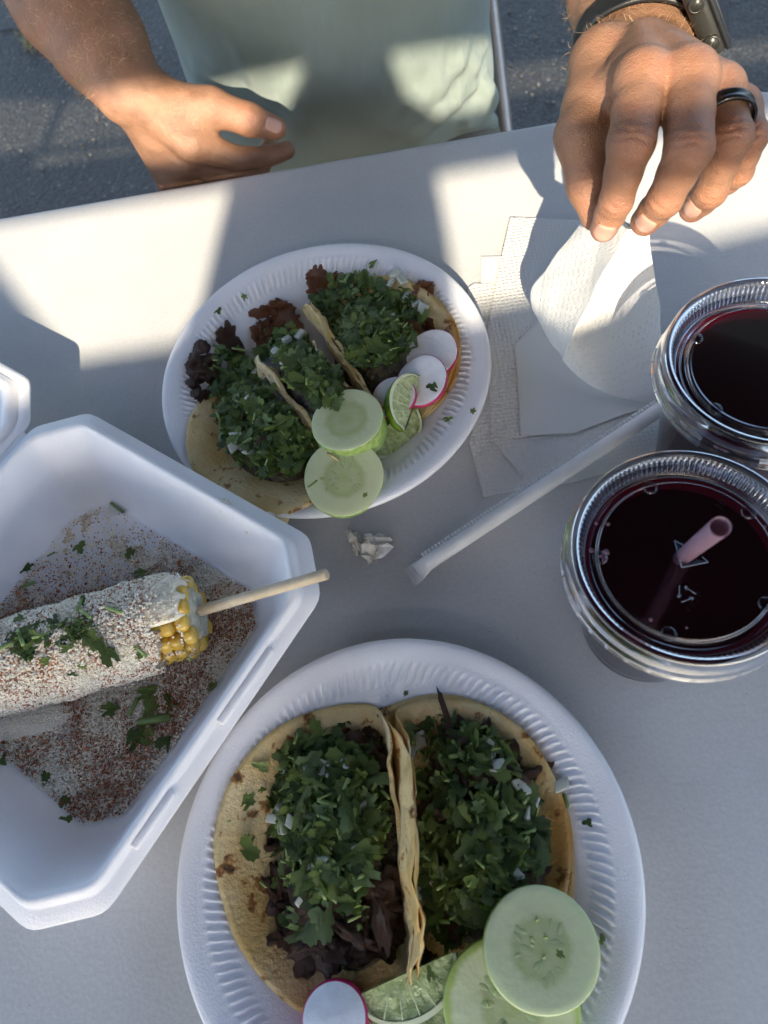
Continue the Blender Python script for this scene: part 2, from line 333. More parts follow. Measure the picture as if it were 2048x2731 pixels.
def thing(name, label, cat, loc=(0, 0, 0), group=None, mw=None):
    o = bpy.data.objects.new(name, None); col.objects.link(o); o.empty_display_size = .02
    if mw is not None: o.matrix_basis = mw
    else: o.location = loc
    return tag(o, label, cat, group)
def frame(loc, xdir, ydir=None, zdir=None):
    """matrix with x axis along xdir and z near zdir"""
    x = Vector(xdir).normalized(); z = Vector(zdir if zdir is not None else (0, 0, 1))
    y = z.cross(x).normalized(); z = x.cross(y).normalized()
    return Matrix(((x.x, y.x, z.x, loc[0]), (x.y, y.y, z.y, loc[1]), (x.z, y.z, z.z, loc[2]), (0, 0, 0, 1)))
def revolve(prof, n=96, rfun=None, close=True):
    V = []; F = []
    for i in range(n):
        a = 2 * PI * i / n
        for j, (r, z) in enumerate(prof):
            rr, zz = (rfun(a, j, r, z) if rfun else (r, z)); V.append((rr * math.cos(a), rr * math.sin(a), zz))
    k = len(prof)
    for i in range(n):
        i2 = (i + 1) % n
        for j in range(k - 1): F.append((i * k + j, i2 * k + j, i2 * k + j + 1, i * k + j + 1))
    if close:
        F.append(tuple(i * k for i in range(n))[::-1]); F.append(tuple(i * k + k - 1 for i in range(n)))
    return V, F
def tube(pts, rad, n=12, cap=True, flat=1.0, up=None):
    pts = [Vector(p) for p in pts]; V = []; F = []
    if not hasattr(rad, '__len__'): rad = [rad] * len(pts)
    prev = None
    for i, p in enumerate(pts):
        t = (pts[min(i + 1, len(pts) - 1)] - pts[max(i - 1, 0)]).normalized()
        if prev is None:
            prev = Vector(up) if up is not None else (Vector((0, 0, 1)) if abs(t.z) < .9 else Vector((1, 0, 0)))
        x = (prev - t * prev.dot(t)).normalized(); y = t.cross(x); prev = x
        for q in range(n):
            a = 2 * PI * q / n; V.append(p + (x * math.cos(a) * flat + y * math.sin(a)) * rad[i])
    for i in range(len(pts) - 1):
        for q in range(n):
            q2 = (q + 1) % n; F.append((i * n + q, i * n + q2, (i + 1) * n + q2, (i + 1) * n + q))
    if cap:
        F.append(tuple(range(n))[::-1]); F.append(tuple((len(pts) - 1) * n + q for q in range(n)))
    return V, F
def join(*parts):
    V = []; F = []
    for v, f in parts:
        o = len(V); V += [Vector(x) for x in v]; F += [tuple(i + o for i in ff) for ff in f]
    return V, F
def box(cx, cy, cz, sx, sy, sz, b=0):
    bm = bmesh.new(); bmesh.ops.create_cube(bm, size=1)
    for v in bm.verts: v.co = Vector((cx + v.co.x * sx, cy + v.co.y * sy, cz + v.co.z * sz))
    if b: bmesh.ops.bevel(bm, geom=bm.edges[:], offset=b, segments=3, affect='EDGES', profile=.5)
    V = [v.co.copy() for v in bm.verts]; bm.verts.index_update(); F = [tuple(v.index for v in f.verts) for f in bm.faces]; bm.free()
    return V, F
def ico(sub=1):
    bm = bmesh.new(); bmesh.ops.create_icosphere(bm, subdivisions=sub, radius=1)
    V = np.array([v.co[:] for v in bm.verts]); F = np.array([[v.index for v in f.verts] for f in bm.faces]); bm.free(); return V, F
def sub(me_v, me_f, lv=2, crease=None):
    me = mesh('tmp', me_v, me_f); o = bpy.data.objects.new('tmp', me); col.objects.link(o)
    md = o.modifiers.new('s', 'SUBSURF'); md.levels = lv; md.render_levels = lv
    dg = bpy.context.evaluated_depsgraph_get(); e = o.evaluated_get(dg); m2 = bpy.data.meshes.new_from_object(e)
    bpy.data.objects.remove(o); bpy.data.meshes.remove(me)
    V = [v.co.copy() for v in m2.vertices]; F = [tuple(p.vertices) for p in m2.polygons]; bpy.data.meshes.remove(m2); return V, F
def scatter(variants, mats):
    """join many transformed copies: variants [(V np, F list)], mats list of (index, 4x4)"""
    VV = []; FF = []; TT = []; o = 0
    for vi, m4 in mats:
        V, F = variants[vi]; A = np.array(m4)
        W = V @ A[:3, :3].T + A[:3, 3]; VV.append(W); FF += [tuple(i + o for i in f) for f in F]; TT += [random.random()] * len(V); o += len(V)
    return np.concatenate(VV), FF, TT
def trs(loc, q, s):
    if not hasattr(s, '__len__'): s = (s, s, s)
    return Matrix.LocRotScale(Vector(loc), q, Vector(s))
def rq(tilt=.6, up=Vector((0, 0, 1))):
    from mathutils import Quaternion
    q = Vector((0, 0, 1)).rotation_difference(up)
    ax = Vector((random.uniform(-1, 1), random.uniform(-1, 1), 0)); ax = ax.normalized() if ax.length > 1e-3 else Vector((1, 0, 0))
    return q @ Quaternion(ax, random.gauss(0, tilt)) @ Quaternion((0, 0, 1), random.uniform(0, 2 * PI))

# ------------------------------------------------------------------ ground
g = 40.0
me = mesh('ground', [(-g, -g, 0), (g, -g, 0), (g, g, 0), (-g, g, 0)], [(0, 1, 2, 3)], False)
gr = link('asphalt_ground', me, M['asphalt'], kind='structure')
random.seed(3)
iv, if_ = ico(1); if_ = [tuple(f) for f in if_]
ms = []
for i in range(2600):
    x = random.uniform(-1.5, 1.5); y = random.uniform(.9, 2.6); s = random.choice([.0012, .002, .003, .0045]) * random.uniform(.6, 1.3)
    ms.append((0, trs((x, y, s * .4), rq(1), (s, s * .8, s * .5))))
V, F, T = scatter([(iv, if_)], ms)
M['grit'] = mat('light_grit', (.08, .08, .08), .5, .4, 300, c2=(.20, .19, .18), tint=True)
o = link('loose_grit', mesh('loose_grit', V, F, False, T), M['grit'], kind='stuff'); tag(o, 'pale specks of loose grit scattered on the dark asphalt', 'grit')
# a crack with dry grass at its edge
pts = [at(*z1(x, y), -.7385) for x, y in ((0, 138), (60, 132), (120, 150), (180, 205), (250, 262), (300, 330))]
V = []; F = []
for i, p in enumerate(pts):
    wd = .006 * random.uniform(.6, 1.3); V += [(p.x, p.y - wd, .004), (p.x, p.y + wd, .004)]
    if i: F.append((2 * i - 2, 2 * i, 2 * i + 1, 2 * i - 1))
M['crack'] = mat('crack_dark', (.012, .012, .013), .9)
link('crack', mesh('crack', V, F), M['crack'], parent=gr)
V = []; F = []
for i in range(240):
    c = at(*z1(150 + random.gauss(0, 28), 168 + random.gauss(0, 28)), -.738); a = random.uniform(0, 2 * PI); h = random.uniform(.01, .035); d = Vector((math.cos(a), math.sin(a), 0))
    s = d.cross(Vector((0, 0, 1))) * .0012; k = len(V); V += [c - s, c + s, c + d * h * .8 + Vector((0, 0, h))]; F.append((k, k + 1, k + 2))
M['drygrass'] = mat('dry_grass', (.20, .20, .08), .8, .3, c2=(.36, .33, .18))
o = link('dry_grass_tuft', mesh('dry_grass', V, F), M['drygrass'], kind='stuff'); tag(o, 'small dry grass tuft growing from the asphalt crack beside the forearm', 'grass')

# ------------------------------------------------------------------ folding table
tb = thing('folding_table', 'white plastic folding table with rounded corners, covered with plates and cups', 'table', (-.5, .17, 0))
def rounded_rect(x0, x1, y0, y1, r, n=10):
    P = []
    for cx, cy, a0 in ((x1 - r, y0 + r, -PI / 2), (x1 - r, y1 - r, 0), (x0 + r, y1 - r, PI / 2), (x0 + r, y0 + r, PI)):
        for i in range(n + 1):
            a = a0 + PI / 2 * i / n; P.append((cx + r * math.cos(a), cy + r * math.sin(a)))
    return P
X0, X1, Y0, Y1 = -1.48, .352, -.20, .5376
rings = [(.006, .0005), (.0025, -.0006), (.0007, -.0025), (0, -.006), (0, -.030), (.003, -.036), (.012, -.038)]
V = []; F = []; nR = 0
for ins, z in rings:
    P = rounded_rect(X0 + ins, X1 - ins, Y0 + ins, Y1 - ins, .085 - ins); nR = len(P)
    V += [(x, y, TZ + min(z, 0)) for x, y in P]
for k_ in range(len(rings) - 1):
    for i in range(nR):
        j = (i + 1) % nR; F.append((k_ * nR + i, (k_ + 1) * nR + i, (k_ + 1) * nR + j, k_ * nR + j))
F.append(tuple(range(nR))); F.append(tuple(range((len(rings) - 1) * nR, len(rings) * nR))[::-1])
Vl = [Vector(v) - Vector((-.5, .17, 0)) for v in V]
me = mesh('table_top', Vl, F, True); link('table_top', me, M['table'], tb)
me.polygons[-1].use_smooth = False; me.polygons[-2].use_smooth = False
M['frame_grey'] = mat('grey_steel', (.12, .12, .13), .45, .1)
for sx in (-.75, .68):
    for sy in (-.27, .27):
        V, F = tube([(sx, sy, .70), (sx, sy, .02)], .014, 12); link('leg', mesh('leg', V, F), M['frame_grey'], tb)
    V, F = tube([(sx, -.27, .12), (sx, .27, .12)], .012, 12); link('leg_brace', mesh('leg_brace', V, F), M['frame_grey'], tb)

# ------------------------------------------------------------------ added shade cloth, out of view, gaps cut to shape the light patches
YP = -1.3
def pane(x, v, y0=.45): return (x - SX * (y0 - YP), v - YP * TE)
holes = [
 [(-.262, .25), (-.177, .25), (-.163, .27), (-.148, .362), (-.41, .366), (-.365, .345)],
 [(-.33, .398), (-.135, .396), (-.122, .42), (-.085, .466), (-.33, .463)],
 [(-.006, .462), (.26, .464), (.5, .447), (.95, .405), (.95, .358), (.30, .384), (.035, .388), (.003, .42)],
 [(.027, .343), (.31, .346), (.6, .335), (.6, .26), (.3, .27), (.2, .262), (.1, .247), (.035, .245), (.032, .297)],
 [(-1.4, .495), (-.925, .468), (-.905, .60), (-1.4, .70)],
 [(-.90, .467), (-.55, .45), (-.55, .535), (-.88, .597)],
 [(-.93, .422), (-.6, .41), (-.6, .432), (-.93, .45)]]
HL = [[pane(x, v, 1.85 if x < -.5 else .45) for x, v in h] for h in holes]
outer = [(-2.3, .55), (2.3, .55), (2.3, 2.15), (-2.3, 2.15)]
from mathutils.geometry import tessellate_polygon
polys = [[Vector((x, z, 0)) for x, z in outer]] + [[Vector((x, z, 0)) for x, z in h] for h in HL]
tri = tessellate_polygon(polys); flat = [p for pl in polys for p in pl]; n_ = len(flat)
V = [(p.x, YP, p.y + TZ) for p in flat] + [(p.x, YP - .004, p.y + TZ) for p in flat]
F = [tuple(t) for t in tri] + [tuple(i + n_ for i in t)[::-1] for t in tri]
k_ = 0
for pl in polys:
    for i in range(len(pl)):
        j = (i + 1) % len(pl); F.append((k_ + i, k_ + j, k_ + j + n_, k_ + i + n_))
    k_ += len(pl)
ss = thing('added_shade_screen', 'added grey shade cloth, unseen behind the viewer, its gaps cut to shape the light patches', 'added shade screen', (0, YP, 0))
V = [Vector(v) - Vector((0, YP, 0)) for v in V]
link('cloth', mesh('cloth', V, F, False), M['added_cloth'], ss)
for sx in (-2.32, 2.32):
    V, F = tube([(sx, 0, 0), (sx, 0, 2.92)], .025, 12); link('added_post', mesh('added_post', V, F), M['chair_metal'], ss)

# ------------------------------------------------------------------ added overhead cover, out of view, dims the sky above the table
cy = thing('added_canopy', 'added pale fabric cover on four steel posts, unseen above the table, dimming the sky light', 'added_canopy', (0, .5, 0))
M['added_canopy'] = mat('added_canopy_fabric', (.30, .30, .30), .9, .05, 20)
CX, CY0, CY1, CZ = 1.8, -1.35, 3.0, 2.45
V = [(-CX, CY0, CZ), (CX, CY0, CZ), (CX, CY1, CZ), (-CX, CY1, CZ), (0, .15, CZ + .5)]
Vt = V + [(x, y, z + .01) for x, y, z in V]
F = [(0, 1, 4), (1, 2, 4), (2, 3, 4), (3, 0, 4), (5, 9, 6), (6, 9, 7), (7, 9, 8), (8, 9, 5), (0, 5, 6, 1), (1, 6, 7, 2), (2, 7, 8, 3), (3, 8, 5, 0)]
link('added_roof', mesh('added_roof', Vt, F, False), M['added_canopy'], cy)
for sx in (-CX, CX):
    for sy in (CY0, CY1):
        V, F = tube([(sx, sy, 0), (sx, sy, CZ + .01)], .02, 10); link('added_post', mesh('added_post', V, F), M['steel'], cy)

# ------------------------------------------------------------------ foam plates
def foam_plate_mesh():
    NR = 134; n = NR * 10; t0 = .0032
    prof = [(0.0005, .0030), (.030, .0030), (.055, .0032), (.064, .0036), (.069, .0052), (.074, .0078), (.079, .0104), (.083, .0126), (.0865, .0143)]
    rope = [(.0885 + .0009 * i, .0150 + .00042 * i) for i in range(13)]
    rim = [(.1012, .0203), (.1030, .0209), (.1060, .0217), (.1090, .0221), (.1112, .0219), (.1124, .0211), (.1128, .0199), (.1126, .0186), (.1117, .0181)]
    under = [(.1085, .0186), (.100, .0172), (.0905, .0118), (.083, .0080), (.074, .0030), (.068, .0006), (.064, .0), (.0005, .0)]
    prof2 = prof + rope + rim + under; i0 = len(prof); i1 = i0 + len(rope)
    def rf(a, j, r, z):
        if i0 <= j < i1:
            t = (j - i0) / (i1 - i0 - 1); e = math.sin(PI * t) ** .6
            ph = NR * a + 6.8 * (t - .5) + .55 * math.sin(2 * PI * t)
            c = math.cos(ph); z = z + e * .0020 * (max(0, .5 + .5 * c) ** 2.2 - .3)
        if r > .1: z += .0004 * math.sin(3 * a + .5) + .0003 * math.sin(5 * a)
        return r, z
    V, F = revolve(prof2, n, rf); return mesh('foam_plate', V, F)
PA = (-.0680, .3043); PB = (-.0422, -.0013)
PR = [0, .064, .069, .074, .079, .083, .0865, .0885, .0993, .1012, .1090, .1124, .1140]; PZ_ = [.0030, .0036, .0052, .0078, .0104, .0126, .0143, .0158, .0207, .0209, .0221, .0215, .0]
def plate_z(x, y):
    r = min(math.hypot(x - PA[0], y - PA[1]), math.hypot(x - PB[0], y - PB[1])); return float(np.interp(r, PR, PZ_)) + .0008
pm = foam_plate_mesh()
PA = (-.0680, .3043); PB = (-.0422, -.0013)
pa = link('foam_plate', pm, M['foam'], loc=(PA[0], PA[1], TZ + .0008)); pa.rotation_euler.z = .4
tag(pa, 'round white foam plate near the person, holding three tacos, radishes and limes', 'plate', 'white foam plates on the table')
pb = link('foam_plate', pm, loc=(PB[0], PB[1], TZ + .0008)); pb.rotation_euler.z = 1.3
tag(pb, 'round white foam plate nearest the viewer, holding two tacos split by a standing tortilla', 'plate', 'white foam plates on the table')

# ------------------------------------------------------------------ foam clamshell box
e1 = Vector((.795, -.606, 0)).normalized(); e2 = Vector((-.606, -.795, 0)).normalized()
def octo(h, c, z):
    P = []
    for sx, sy in ((1, 1), (-1, 1), (-1, -1), (1, -1)):
        a = (sx * h, sy * (h - c)); b_ = (sx * (h - c), sy * h)
        P += [a, b_] if sx * sy > 0 else [b_, a]
    return [(x, y, z) for x, y in P]
def dens(P, n=6):
    Q = []
    for i in range(len(P)):
        a = Vector(P[i]); b_ = Vector(P[(i + 1) % len(P)]); pr = Vector(P[i - 1])
        L = (b_ - a).length; r = min(.006, L * .3); Lp = (a - pr).length; rp = min(.006, Lp * .3)
        # rounded corner at a
        s = a + (pr - a).normalized() * rp; e = a + (b_ - a).normalized() * r
        for k in range(4):
            t = k / 3; Q.append(s * (1 - t) ** 2 + a * 2 * t * (1 - t) + e * t * t)
        nx = Vector(P[(i + 1) % len(P)]); rn = min(.006, L * .3)
        for k in range(1, n): Q.append(e.lerp(nx - (nx - a).normalized() * rn, k / n))
    return Q
def clam(rings):
    V = []; F = []
    for h, c, z in rings:
        Q = dens(octo(h, c, z)); k = len(Q); V += Q
    for r in range(len(rings) - 1):
        for i in range(k):
            j = (i + 1) % k; F.append((r * k + i, r * k + j, (r + 1) * k + j, (r + 1) * k + i))
    F.append(tuple(range(k))[::-1]); F.append(tuple(range((len(rings) - 1) * k, len(rings) * k)))
    return V, F
RB = [(.072, .014, .0), (.079, .016, .001), (.1085, .024, .038), (.1105, .0255, .041), (.1150, .0265, .0425), (.1155, .0267, .0440), (.1150, .0265, .0455), (.1092, .0250, .0462),
      (.1080, .0247, .0475), (.1074, .0245, .0505), (.1062, .0242, .0518), (.1046, .0238, .0518), (.1030, .0234, .0500), (.1012, .0230, .0460),
      (.0905, .0195, .0240), (.0815, .0165, .0080), (.0795, .0160, .0052), (.0770, .0150, .0040), (.040, .010, .0038), (.004, .001, .0038)]
CB = Vector((-.217, .131, TZ + .0006))
cl = thing('clamshell_box', 'open white foam clamshell box holding the seasoned corn on a stick', 'takeout box', mw=frame(CB, e1, zdir=(0, 0, 1)))
V, F = clam(RB); me = mesh('tray', V, F)
cb = link('tray', me, M['foam'], cl)
# interlocking tabs on the front edge (photo: right side of the tray)
for yy, ln in ((.030, .045), (-.045, .030)):
    V, F = box(.1098, yy, .0478, .0045, ln, .0035, .0014); link('locking_tab', mesh('tab', V, F), M['foam'], cl)
RL = [(.068, .014, .0), (.076, .016, .001), (.1085, .024, .028), (.1150, .0265, .0305), (.1155, .0267, .0318), (.1150, .0265, .0330), (.1100, .0253, .0335), (.1085, .0249, .0325),
      (.1060, .0242, .0355), (.1020, .0232, .0355), (.1000, .0226, .0330), (.0960, .0210, .0255), (.0790, .0165, .0060), (.0750, .0150, .0040), (.030, .010, .0036), (.004, .001, .0036)]
V, F = clam(RL)
lid = link('lid', mesh('lid', V, F), M['foam'], cl); lid.location = (-.2355, 0, .012); lid.rotation_euler = (0, math.radians(0), 0)
V, F = box(-.1178, 0, .0435, .006, .165, .0022, .0008); link('hinge', mesh('hinge', V, F), M['foam'], cl)
# ------------------------------------------------------------------ leaf, stem, onion, meat building blocks (shared meshes)
def leaf_variant(rnd, size=1.0, cut=None, narrow=1.0):
    n = 30; out = []
    lobes = rnd.choice([3, 3, 5]); ph = rnd.uniform(-.2, .2)
    for i in range(n):
        a = 2 * PI * i / n
        l = abs(math.cos(lobes * .5 * a + ph)) ** .7
        r = .38 + .52 * l + (.12 if i % 2 else -.03) * rnd.uniform(.6, 1.2)
        if abs(a - PI) < .35: r *= .45
        out.append([r * math.cos(a), r * math.sin(a) * narrow])
    if cut:
        for p in out:
            for ca, cdist in cut:
                dd = p[0] * math.cos(ca) + p[1] * math.sin(ca) - cdist
                if dd > 0: p[0] -= dd * math.cos(ca); p[1] -= dd * math.sin(ca)
    bx, by, fold = rnd.uniform(-.5, .25), rnd.uniform(-.6, .4), rnd.uniform(-.35, .5)
    tw = rnd.uniform(-.4, .4); V = [(0, 0, 0)]
    for f in (.5, 1.0):
        for x, y in out: V.append((x * f, y * f, 0))
    V = [(x, y, bx * x * x + by * y * y + fold * abs(y) + tw * x * y + rnd.uniform(-.025, .025)) for x, y, _ in V]
    F = [(0, 1 + i, 1 + (i + 1) % n) for i in range(n)]
    F += [(1 + i, 1 + n + i, 1 + n + (i + 1) % n, 1 + (i + 1) % n) for i in range(n)]
    return np.array(V) * size, F
rl = random.Random(11)
LV = []
for i in range(12):
    cut = [(rl.uniform(0, 2 * PI), rl.uniform(.25, .6)) for _ in range(rl.choice([0, 1, 1, 2]))]
    LV.append(leaf_variant(rl, 1.0, cut, rl.choice([1, .75, .55, .9])))
LM = [mesh('cilantro_leaf', v, f) for v, f in LV]
for me in LM: me.materials.append(M['leaf'])
LP = [mesh('cilantro_leaf_pale', v, f) for v, f in LV]
for me in LP: me.materials.append(M['leaf_pale'])
SV = []
for i in range(5):
    L = rl.uniform(.8, 1.3); bn = rl.uniform(-.25, .25)
    v, f = tube([(-L, 0, 0), (-L * .3, 0, bn * .4), (L * .3, 0, bn * .4), (L, 0, 0)], .22, 8); SV.append((np.array([x[:] for x in v]), f))
SM = [mesh('cilantro_stem', v, f) for v, f in SV]
for me in SM: me.materials.append(M['stem'])
def lump(rnd, subd, sx, sy, sz, amp, freq):
    V, F = ico(subd); off = Vector((rnd.uniform(0, 50), rnd.uniform(0, 50), 0)); W = []
    for v in V:
        p = Vector(v); d = 1 + amp * noise.noise(p * freq + off) + amp * .45 * noise.noise(p * freq * 2.7 + off) + amp * .3 * noise.noise(p * freq * 6 + off)
        W.append((p.x * sx * d, p.y * sy * d, p.z * sz * d))
    return np.array(W), [tuple(f) for f in F]
MV = [lump(rl, 3, 1, rl.uniform(.28, .7), rl.uniform(.25, .5), .8, 1.3) for _ in range(10)]
OV = []
for i in range(6):
    bx_ = box(0, 0, 0, rl.uniform(1.4, 2.4), rl.uniform(1, 1.7), rl.uniform(.5, .9), .24)
    sk = rl.uniform(-.3, .3); OV.append((np.array([(v.x + sk * v.y + .1 * math.sin(5 * v.y), v.y, v.z + .22 * v.x * v.x) for v in bx_[0]]), bx_[1]))
OM = [mesh('onion_piece', v, f) for v, f in OV]
for me in OM: me.materials.append(M['onion'])
MMb = [mesh('beef_piece', v, f) for v, f in MV]; MMp = [mesh('pork_piece', v, f) for v, f in MV]
for a_, b_ in zip(MMb, MMp): a_.materials.append(M['beef']); b_.materials.append(M['pastor'])

# ------------------------------------------------------------------ tacos
def profile(bL, aL, bR, aR, arc=.016, r=.08):
    ds = .0005; S = [0.0]; U = [0.0]; Z = [0.0]; PH = [0.0]
    s = u = z = 0
    while s < r:
        ph = math.radians(aR) * min(1, max(0, (s - bR) / arc)); s += ds; u += math.cos(ph) * ds; z += math.sin(ph) * ds
        S.append(s); U.append(u); Z.append(z); PH.append(ph)
    SL, UL, ZL, PL = [], [], [], []; s = u = z = 0
    while s < r:
        ph = math.radians(aL) * min(1, max(0, (s - bL) / arc)); s += ds; u -= math.cos(ph) * ds; z += math.sin(ph) * ds
        SL.append(-s); UL.append(u); ZL.append(z); PL.append(-ph)
    return [np.array(a[::-1] + b_) for a, b_ in ((SL, S), (UL, U), (ZL, Z), (PL, PH))]
def taco(label, ridge, side, bL, aL, bR, aR, r, meat, leafR, meatR, onions, fill, hm, seed, oily=False, z0=.0055, meats=(), shift=0.0, nleaf=150, nstuff=260, group=None, double=True, smax=None, smin=None):
    """ridge: two pixel points (near end, far end) of the standing tortilla edge; side: which side of the taco it is"""
    rnd = random.Random(seed); random.seed(seed)
    A = at(*ridge[0], .04); B = at(*ridge[1], .04); A.z = B.z = 0
    wv = (B - A).normalized(); uv = Vector((wv.y, -wv.x, 0))     # uv points right when wv points away
    S, U, Z, PHI = profile(bL, aL, bR, aR)
    ur = float(np.interp(r * .93 if side == 'R' else -r * .93, S, U))
    O = (A + B) / 2 - uv * ur + wv * shift
    base = TZ + z0
    root = thing('taco', label, 'taco', (O.x, O.y, base), group)
    def W(u, w_, z): p = uv * u + wv * w_; return (p.x, p.y, z)
    def sheet(dz, rr, ph0, nm):
        nr, na = 26, 84; V = []; T2 = []
        o1 = Vector((rnd.uniform(0, 9), rnd.uniform(0, 9), 0))
        for layer in (0, 1):
            for i in range(nr + 1):
                rho = rr * i / nr
                for j in range(na):
                    a = 2 * PI * j / na; s = rho * math.cos(a); w_ = rho * math.sin(a) * 1.02
                    rim = 1 + .02 * math.sin(3 * a + ph0) + .018 * noise.noise(Vector((math.cos(a) * 2, math.sin(a) * 2, ph0)))
                    s *= rim; w_ *= rim
                    if smin: s = max(s, smin + .002 * noise.noise(Vector((w_ * 60, 3, ph0))))
                    if smax: s = min(s, smax + .002 * noise.noise(Vector((w_ * 60, 0, ph0))))
                    u = float(np.interp(s, S, U)); z = float(np.interp(s, S, Z)); ph = float(np.interp(s, S, PHI))
                    q = (rho / rr) ** 2
                    wob = (.0042 * noise.noise(Vector((w_ * 38, s * 20, ph0)) + o1) + .0018 * noise.noise(Vector((w_ * 110, s * 60, ph0)) + o1)) * q * (1.7 if abs(ph) > 1.1 else 1)
                    th = (dz + (.0020 if layer else 0)) - (.0009 * (q ** 6) * (1 if layer else -1))
                    u += -math.sin(ph) * (th + wob); z += math.cos(ph) * (th + wob * .7)
                    pt = W(u, w_, z); V.append((pt[0], pt[1], max(z, plate_z(O.x + pt[0], O.y + pt[1]) - z0 + .0009 + th)))
        F = []; K = (nr + 1) * na
        for L in (0, 1):
            for i in range(nr):
                for j in range(na):
                    j2 = (j + 1) % na; q = (L * K + i * na + j, L * K + (i + 1) * na + j, L * K + (i + 1) * na + j2, L * K + i * na + j2)
                    F.append(q if L else q[::-1])
        for j in range(na):
            j2 = (j + 1) % na; F.append((nr * na + j, nr * na + j2, K + nr * na + j2, K + nr * na + j))
        return link('tortilla', mesh('tortilla', V, F), M['tortilla_oily' if oily else 'tortilla'], root)
    sheet(0, r, seed * 1.3, 't')
    if double: sheet(.0026, r * .985, seed * 2.1 + 1, 't')
    uc, wc, fa, fb, h0 = fill
    okm = np.abs(PHI) < math.radians(62); Um, Zm = U[okm], Z[okm]; uLo, uHi = Um[0], Um[-1]
    def H(x, y):
        d = Vector((x - O.x, y - O.y, 0)); u = d.dot(uv); w_ = d.dot(wv)
        zb = float(np.interp(u, Um, Zm))
        zb = max(min(zb, .030), plate_z(x, y) - z0 + .001) + .003
        q = 1 - ((u - uc) / fa) ** 2 - ((w_ - wc) / fb) ** 2
        nz = .003 * noise.noise(Vector((x * 90, y * 90, seed)))
        return zb + (h0 * q ** .55 if q > 0 else 0) * (1 if zb < .012 else .75) + nz, q
    # lumpy bed under the pieces
    V = []; F = []; n1, n2 = 14, 44
    for i in range(n1 + 1):
        for j in range(n2):
            a = 2 * PI * j / n2; u = uc + fa * math.cos(a) * i / n1; w_ = wc + fb * math.sin(a) * i / n1
            p = uv * u + wv * w_; h, q = H(O.x + p.x, O.y + p.y); V.append((p.x, p.y, (h if i < n1 else .002) - .003))
    for i in range(n1):
        for j in range(n2): F.append((i * n2 + j, (i + 1) * n2 + j, (i + 1) * n2 + (j + 1) % n2, i * n2 + (j + 1) % n2))
    link('filling_bed', mesh('filling_bed', V, F), M['filling'], root)
    def px_in(reg):
        for _ in range(12):
            x, y = px_in1(reg); p = kp(x, y, .03); u = Vector((p.x - O.x, p.y - O.y, 0)).dot(uv)
            if uLo - .001 + (.003 if aL > 60 else 0) < u < uHi + .001 - (.003 if aR > 60 else 0): break
        return x, y
    def px_in1(reg):
        cx, cy, rx, ry = reg[:4]; rot = math.radians(reg[4]) if len(reg) > 4 else 0
        t = math.sqrt(rnd.random()); a = rnd.uniform(0, 2 * PI); x, y = rx * t * math.cos(a), ry * t * math.sin(a)
        return cx + x * math.cos(rot) - y * math.sin(rot), cy + x * math.sin(rot) + y * math.cos(rot)
    def place(px, py, lift=0.0):
        h = .025
        for _ in range(3):
            p = kp(px, py, z0 + h); h, q = H(p.x, p.y)
        p = kp(px, py, z0 + h + lift); return Vector((p.x - O.x, p.y - O.y, h + lift))
    # meat
    mm = MMb if meat == 'beef' else MMp
    for reg in meatR:
        for _ in range(int(reg[5] * 2.1)):
            x, y = px_in(reg); s = rnd.uniform(.0032, .0082)
            p = place(x, y, -.001)
            o = link('%s_piece' % ('beef' if meat == 'beef' else 'pork'), rnd.choice(mm), None, root)
            o.matrix_basis = trs(p, rq(.5), (s, s * rnd.uniform(.9, 1.5), s))
    for (x, y, ax, ay, L, wd, lift) in meats:      # long strips placed singly
        p = place(x, y, lift); d = kp(x + ax, y + ay, .03) - kp(x, y, .03)
        o = link('beef_strip' if meat == 'beef' else 'pork_strip', rnd.choice(mm), None, root)
        o.matrix_basis = frame(p, d, zdir=(0, 0, 1)) @ Matrix.Diagonal((L, wd * 1.3, wd * 1.2, 1))
    # onion
    for (x, y) in onions:
        p = place(x, y, .003); s = rnd.uniform(.0036, .0056)
        o = link('onion_piece', rnd.choice(OM), None, root); o.matrix_basis = trs(p, rq(.5), s)
    for reg in leafR:
        for _ in range(int(reg[5] * .13)):
            x, y = px_in(reg); s = rnd.uniform(.0022, .0036)
            o = link('onion_piece', rnd.choice(OM), None, root); o.matrix_basis = trs(place(x, y, .002), rq(.6), s)
    # cilantro: the upper leaves singly, the buried ones as one heap
    tot = sum(rg[5] for rg in leafR)
    for reg in leafR:
        nn = int(nleaf * 1.25 * reg[5] / tot)
        for _ in range(nn):
            x, y = px_in(reg); s = rnd.choice([.0030, .0040, .0052, .0066, .0082, .0098]) * rnd.uniform(.85, 1.1)
            o = link('cilantro_leaf', rnd.choice(LM if rnd.random() < .72 else LP), None, root); o.matrix_basis = trs(place(x, y, rnd.uniform(.001, .0065)), rq(.55), s)
        for _ in range(int(nn * .36)):
            x, y = px_in(reg); s = rnd.uniform(.0030, .0050)
            o = link('cilantro_stem', rnd.choice(SM), None, root); o.matrix_basis = trs(place(x, y, rnd.uniform(.001, .006)), rq(.35), (s * rnd.uniform(.55, 1.2), s * rnd.uniform(.7, 1.2), s * rnd.uniform(.7, 1.2)))
    ms = []
    for _ in range(nstuff):
        reg = rnd.choices(leafR, [rg[5] for rg in leafR])[0]; x, y = px_in(reg); s = rnd.uniform(.0028, .0068)
        ms.append((rnd.randrange(len(LV)), trs(place(x, y, rnd.uniform(-.002, .003)), rq(.6), s)))
    V, F, T = scatter(LV, ms); link('chopped_cilantro', mesh('chopped_cilantro', V, F, True, T), M['leaf'], root, kind='stuff')
    return root

